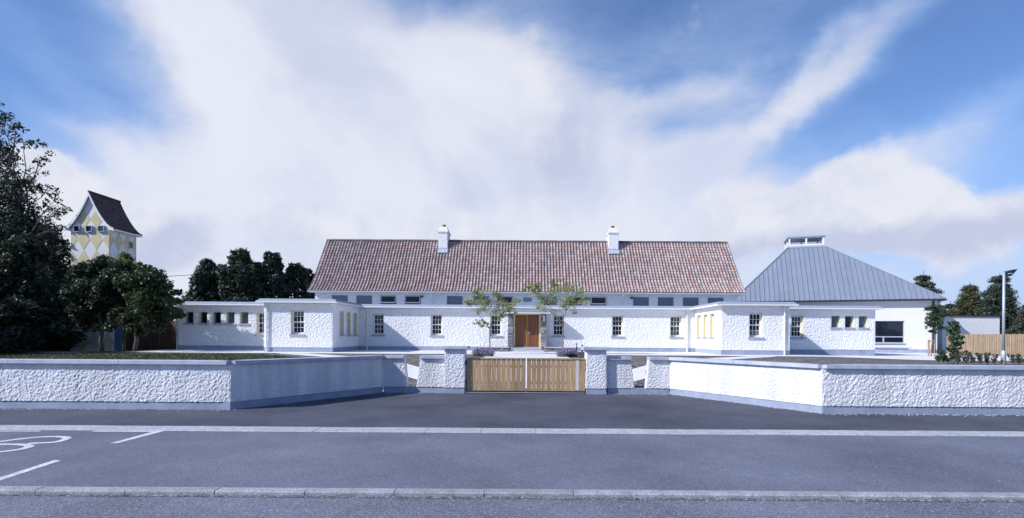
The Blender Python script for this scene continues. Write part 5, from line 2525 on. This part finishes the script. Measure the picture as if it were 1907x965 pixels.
# young trees
def young_tree(name, base, crown, label, group, mat, size, seed, stems, per=260, bark='bark_light', r0=.035, cr=.62, flat=.62):
    base = Vector(base)
    rnd = random.Random(seed)
    r_ = np.random.default_rng(seed)
    root = thing(name, base, label, 'tree', group)
    mb = MB()
    fork = Vector(stems)
    limb(mb, base - Vector((0, 0, .1)), fork, r0, r0 * .8, rnd, 7, .03)
    cs, rs, ns = [], [], []
    subs = []
    for k in range(5):
        c = rnd.choice(crown)[0]
        subs.append((Vector(c) * .55 + fork * .45))
    for c, r in crown:
        c = Vector(c)
        s = min(subs, key=lambda q: (q - c).length)
        limb(mb, s, c, r0 * .34, r0 * .12, rnd, 4, .14)
        for _ in range(6):
            q = c + Vector((rnd.uniform(-1, 1), rnd.uniform(-1, 1), rnd.uniform(-.7, .7))) * r * 1.25
            limb(mb, c.lerp(s, .25), q, r0 * .14, r0 * .06, rnd, 3, .1, 3)
            cs.append(tuple(q))
            rs.append((r * cr, r * cr, r * cr * flat))
            ns.append(int(per * rnd.uniform(.3, 1.1)))
        cs.append(tuple(c))
        rs.append((r * .75, r * .75, r * .75 * flat))
        ns.append(int(per * 1.3))
    for s in subs:
        limb(mb, fork, s, r0 * .7, r0 * .35, rnd, 6, .08)
    mb.build('trunk', M[bark], root, smooth=True)
    V, T = leaf_cloud(cs, rs, ns, size, r_, up=.5, shell=.1, aspect=.5)
    leaf_obj('crown', V, T, M[mat], root)
    return root


ya = [(895, 550, 14), (915, 560, 18), (885, 562, 14), (905, 575, 16), (940, 566, 14), (930, 553, 10), (958, 562, 9), (873, 566, 8), (925, 578, 16), (948, 575, 10), (888, 545, 8), (890, 602, 7), (902, 600, 5), (935, 590, 7)]
b0 = at(912.5, 652, 26.2)
f0 = at(912, 612, 26.2)
young_tree('young_tree', (b0.x, 26.2, .70), pc(ya, 26.2, .45, 21), 'young green tree on a slim trunk left of the front door', 'young trees flanking the door', 'leaf_young', .036, 31, (f0.x, 26.2, f0.z), per=70)
yb_ = [(1000, 545, 12), (985, 535, 8), (1020, 550, 17), (1040, 540, 16), (1030, 562, 18), (1058, 553, 17), (1076, 545, 12), (1085, 560, 10), (1050, 570, 14), (1012, 562, 13), (1035, 530, 9), (1068, 565, 12), (1000, 535, 8), (1060, 535, 8), (1092, 556, 5)]
b0 = at(1048, 652, 26.0)
f0 = at(1048, 610, 26.0)
young_tree('young_tree', (b0.x, 26.0, .70), pc(yb_, 26.0, .45, 22), 'broader young green tree with forked stems right of the front door', 'young trees flanking the door', 'leaf_young', .036, 32, (f0.x, 26.0, f0.z), per=70)
# staked tree
ys = [(1738, 572, 7), (1746, 580, 9), (1734, 588, 8), (1750, 592, 8), (1740, 598, 9), (1733, 605, 7), (1748, 606, 7), (1752, 575, 5), (1737, 616, 4), (1744, 588, 8)]
b0 = at(1734.5, 661, 30)
zg = H(b0.x, 30)
f0 = at(1736, 622, 30)
young_tree('staked_tree', (b0.x, 30, zg), pc(ys, 30, .2, 23), 'small staked young tree before the right corner of the metal-roofed hall', None, 'leaf_shrub', .055, 33, (f0.x, 30, f0.z), per=60, r0=.028, flat=.9)
st = thing('tree_stakes', (b0.x, 30, zg), 'three-post timber tree support with cross bar round the staked young tree', 'tree stakes')
for dx, dy in ((-.18, 0), (.17, 0), (.0, .16)):
    mb = MB()
    mb.tube([(b0.x + dx, 30 + dy, zg - .1), (b0.x + dx, 30 + dy, zg + .93)], .028, 8)
    mb.build('stake', M['stake'], st)
mb = MB()
mb.box(b0.x - .23, b0.x + .22, 29.955, 29.97, zg + .84, zg + .89)
mb.build('cross_bar', M['stake'], st)
yt = [(1776, 606, 6), (1773, 616, 7), (1780, 622, 7), (1774, 630, 7), (1783, 636, 7), (1777, 643, 7), (1786, 630, 5), (1770, 652, 5), (1779, 655, 6), (1775, 664, 5)]
b0 = at(1771, 674, 22)
f0 = at(1773, 650, 22)
young_tree('sapling', (b0.x, 22, H(b0.x, 22)), pc(yt, 22, .12, 24), 'leafy leaning sapling in the shrub bed between hall corner and lamp post', None, 'leaf_shrub', .05, 34, (f0.x, 22, f0.z), per=60, r0=.02, flat=1.0)

# shrub row behind the right-hand wall
sh_src = []
cx_list = [1748, 1757, 1766, 1775, 1784, 1799, 1812, 1826, 1839, 1852, 1864.5, 1884, 1898, 1911]
hts = [18, 20, 16, 15, 19, 20, 18, 17, 19, 16, 10, 16, 18, 16]
plant_meshes = []
for k in range(4):
    rnd = random.Random(300 + k)
    r_ = np.random.default_rng(300 + k)
    mb = MB()
    cs, rs, ns = [], [], []
    for j in range(7):
        a = rnd.uniform(0, 2 * PI)
        q = (math.cos(a) * rnd.uniform(.05, .17), math.sin(a) * rnd.uniform(.05, .17), rnd.uniform(.22, .52))
        limb(mb, (0, 0, 0), q, .009, .004, rnd, 4, .1, 3)
        for f in (.55, .8, 1.0):
            cs.append((q[0] * f, q[1] * f, q[2] * f))
            rs.append((.06, .06, .06))
            ns.append(16)
    sm = mb.mesh('stem', M['bark'])
    V, T = leaf_cloud(cs, rs, ns, .038, r_, up=.5, shell=.2, aspect=.5)
    plant_meshes.append((sm, V, T))
lv_cache = {}
where = ['leftmost of the low shrubs, just left of the sapling foot', 'low shrub second from the left, close beside the sapling', 'low shrub against the sapling stem, on its left', 'low shrub at the sapling stem', 'low shrub just right of the sapling stem',
         'fullest low shrub midway between sapling and lamp post', 'low airy shrub right of the fullest one', 'small dense low shrub midway to the lamp post', 'taller thin low shrub left of the lamp post', 'round low shrub, last but one before the lamp post',
         'tiny shrub at the foot of the lamp post, on its left', 'low shrub right beside the lamp post foot', 'thin low shrub second to the right of the lamp post', 'rightmost low shrub at the edge of view']
for k, (px, hp) in enumerate(zip(cx_list, hts)):
    D = 20.3 + (k % 3) * .25
    p = at(px, 670, D)
    root = thing('shrub', (p.x, D, H(p.x, D)), where[k] + ', behind the right wall', 'shrub', 'row of low shrubs behind the right wall')
    sm, V, T = plant_meshes[k % 4]
    s_ = hp / 17 * .80
    st_o = inst('stem', sm, root, (p.x, D, H(p.x, D)))
    st_o.scale = (s_, s_, s_)
    if k % 4 not in lv_cache:
        o = leaf_obj('leaves', V, T, M['leaf_shrub'], root, (0, 0, 0))
        lv_cache[k % 4] = o.data
        W[o.name] = Vector((p.x, D, H(p.x, D)))
        o.location = (0, 0, 0)
    else:
        o = inst('leaves', lv_cache[k % 4], root, (p.x, D, H(p.x, D)))
    o.scale = (s_, s_, s_)
    o.rotation_euler = (0, 0, k * 1.3)


# lavender
def lavender(px, D, w, h, seed, lab):
    p = at(px, 662, D)
    z0 = H(p.x, D)
    r_ = np.random.default_rng(seed)
    root = thing('lavender_bush', (p.x, D, z0), lab, 'lavender', 'lavender bushes by the drive')
    Vs, Cs, Fs = [], [], []
    Vf, Cf, Ff = [], [], []
    for _ in range(900):
        a = r_.uniform(0, 2 * PI)
        q = math.sqrt(r_.random()) * w
        bx_, by_ = math.cos(a) * q * .8, math.sin(a) * q * .5
        hh = h * (1 - .55 * (q / w) ** 2) * r_.uniform(.7, 1.1)
        tx, ty = bx_ * 1.35 + r_.normal() * .03, by_ * 1.35 + r_.normal() * .03
        b = len(Vs)
        c, s = math.cos(a + 1.57) * .008, math.sin(a + 1.57) * .008
        Vs += [(p.x + bx_ - c, D + by_ - s, z0), (p.x + bx_ + c, D + by_ + s, z0), (p.x + tx, D + ty, z0 + hh * .85)]
        Fs.append((b, b + 1, b + 2))
        k = r_.uniform(.6, 1.3)
        Cs += [(k, k, k)] * 3
        if r_.random() < .42:
            b = len(Vf)
            e = .016
            ang = r_.uniform(0, PI)
            c, s = math.cos(ang) * e, math.sin(ang) * e
            Vf += [(p.x + tx * .97 - c, D + ty * .97 - s, z0 + hh * .75), (p.x + tx * .97 + c, D + ty * .97 + s, z0 + hh * .75), (p.x + tx * 1.03, D + ty * 1.03, z0 + hh * 1.02)]
            Ff.append((b, b + 1, b + 2))
            k = r_.uniform(.55, 1.5)
            Cf += [(k, k, k)] * 3
    mb = MB()
    mb.v, mb.f, mb.col = Vs, Fs, Cs
    tag(mb.build('stems', M['lav_leaf'], root), kind='stuff')
    mb = MB()
    mb.v, mb.f, mb.col = Vf, Ff, Cf
    tag(mb.build('flowers', M['lav_flower'], root), kind='stuff')


lavender(892, 23.3, .30, .42, 71, 'purple lavender bush behind the left gate pillar, outer one of its pair')
lavender(908, 23.0, .30, .40, 72, 'purple lavender bush left of the white drive, inner one of its pair')
lavender(1049, 23.0, .32, .42, 73, 'purple lavender bush right of the white drive, under the right young tree')
lavender(1066, 23.3, .30, .38, 74, 'purple lavender bush beside the dark bollards, outer one of its pair')


# trees on the far side of the road behind the viewpoint: the windows mirror them
r_ = np.random.default_rng(900)
cs, rs, ns = [], [], []
for k in range(150):
    X = -80 + 160 * (k + .5) / 150 + r_.uniform(-1, 1)
    hgt = 4.5 + 2.2 * math.sin(k * .37) + 1.4 * math.sin(k * 1.1 + 1)
    for f in (.18, .5, .85):
        cs.append((X + r_.uniform(-.6, .6), -32 + r_.uniform(-1.5, 1.5), hgt * f))
        rs.append((1.3, 1.3, 1.2))
        ns.append(110)
V, T = leaf_cloud(cs, rs, ns, .26, r_, up=.3, shell=.4)
tag(leaf_obj('treeline', V, T, M['leaf_mid'], None, (0, -32, 0)), kind='stuff')
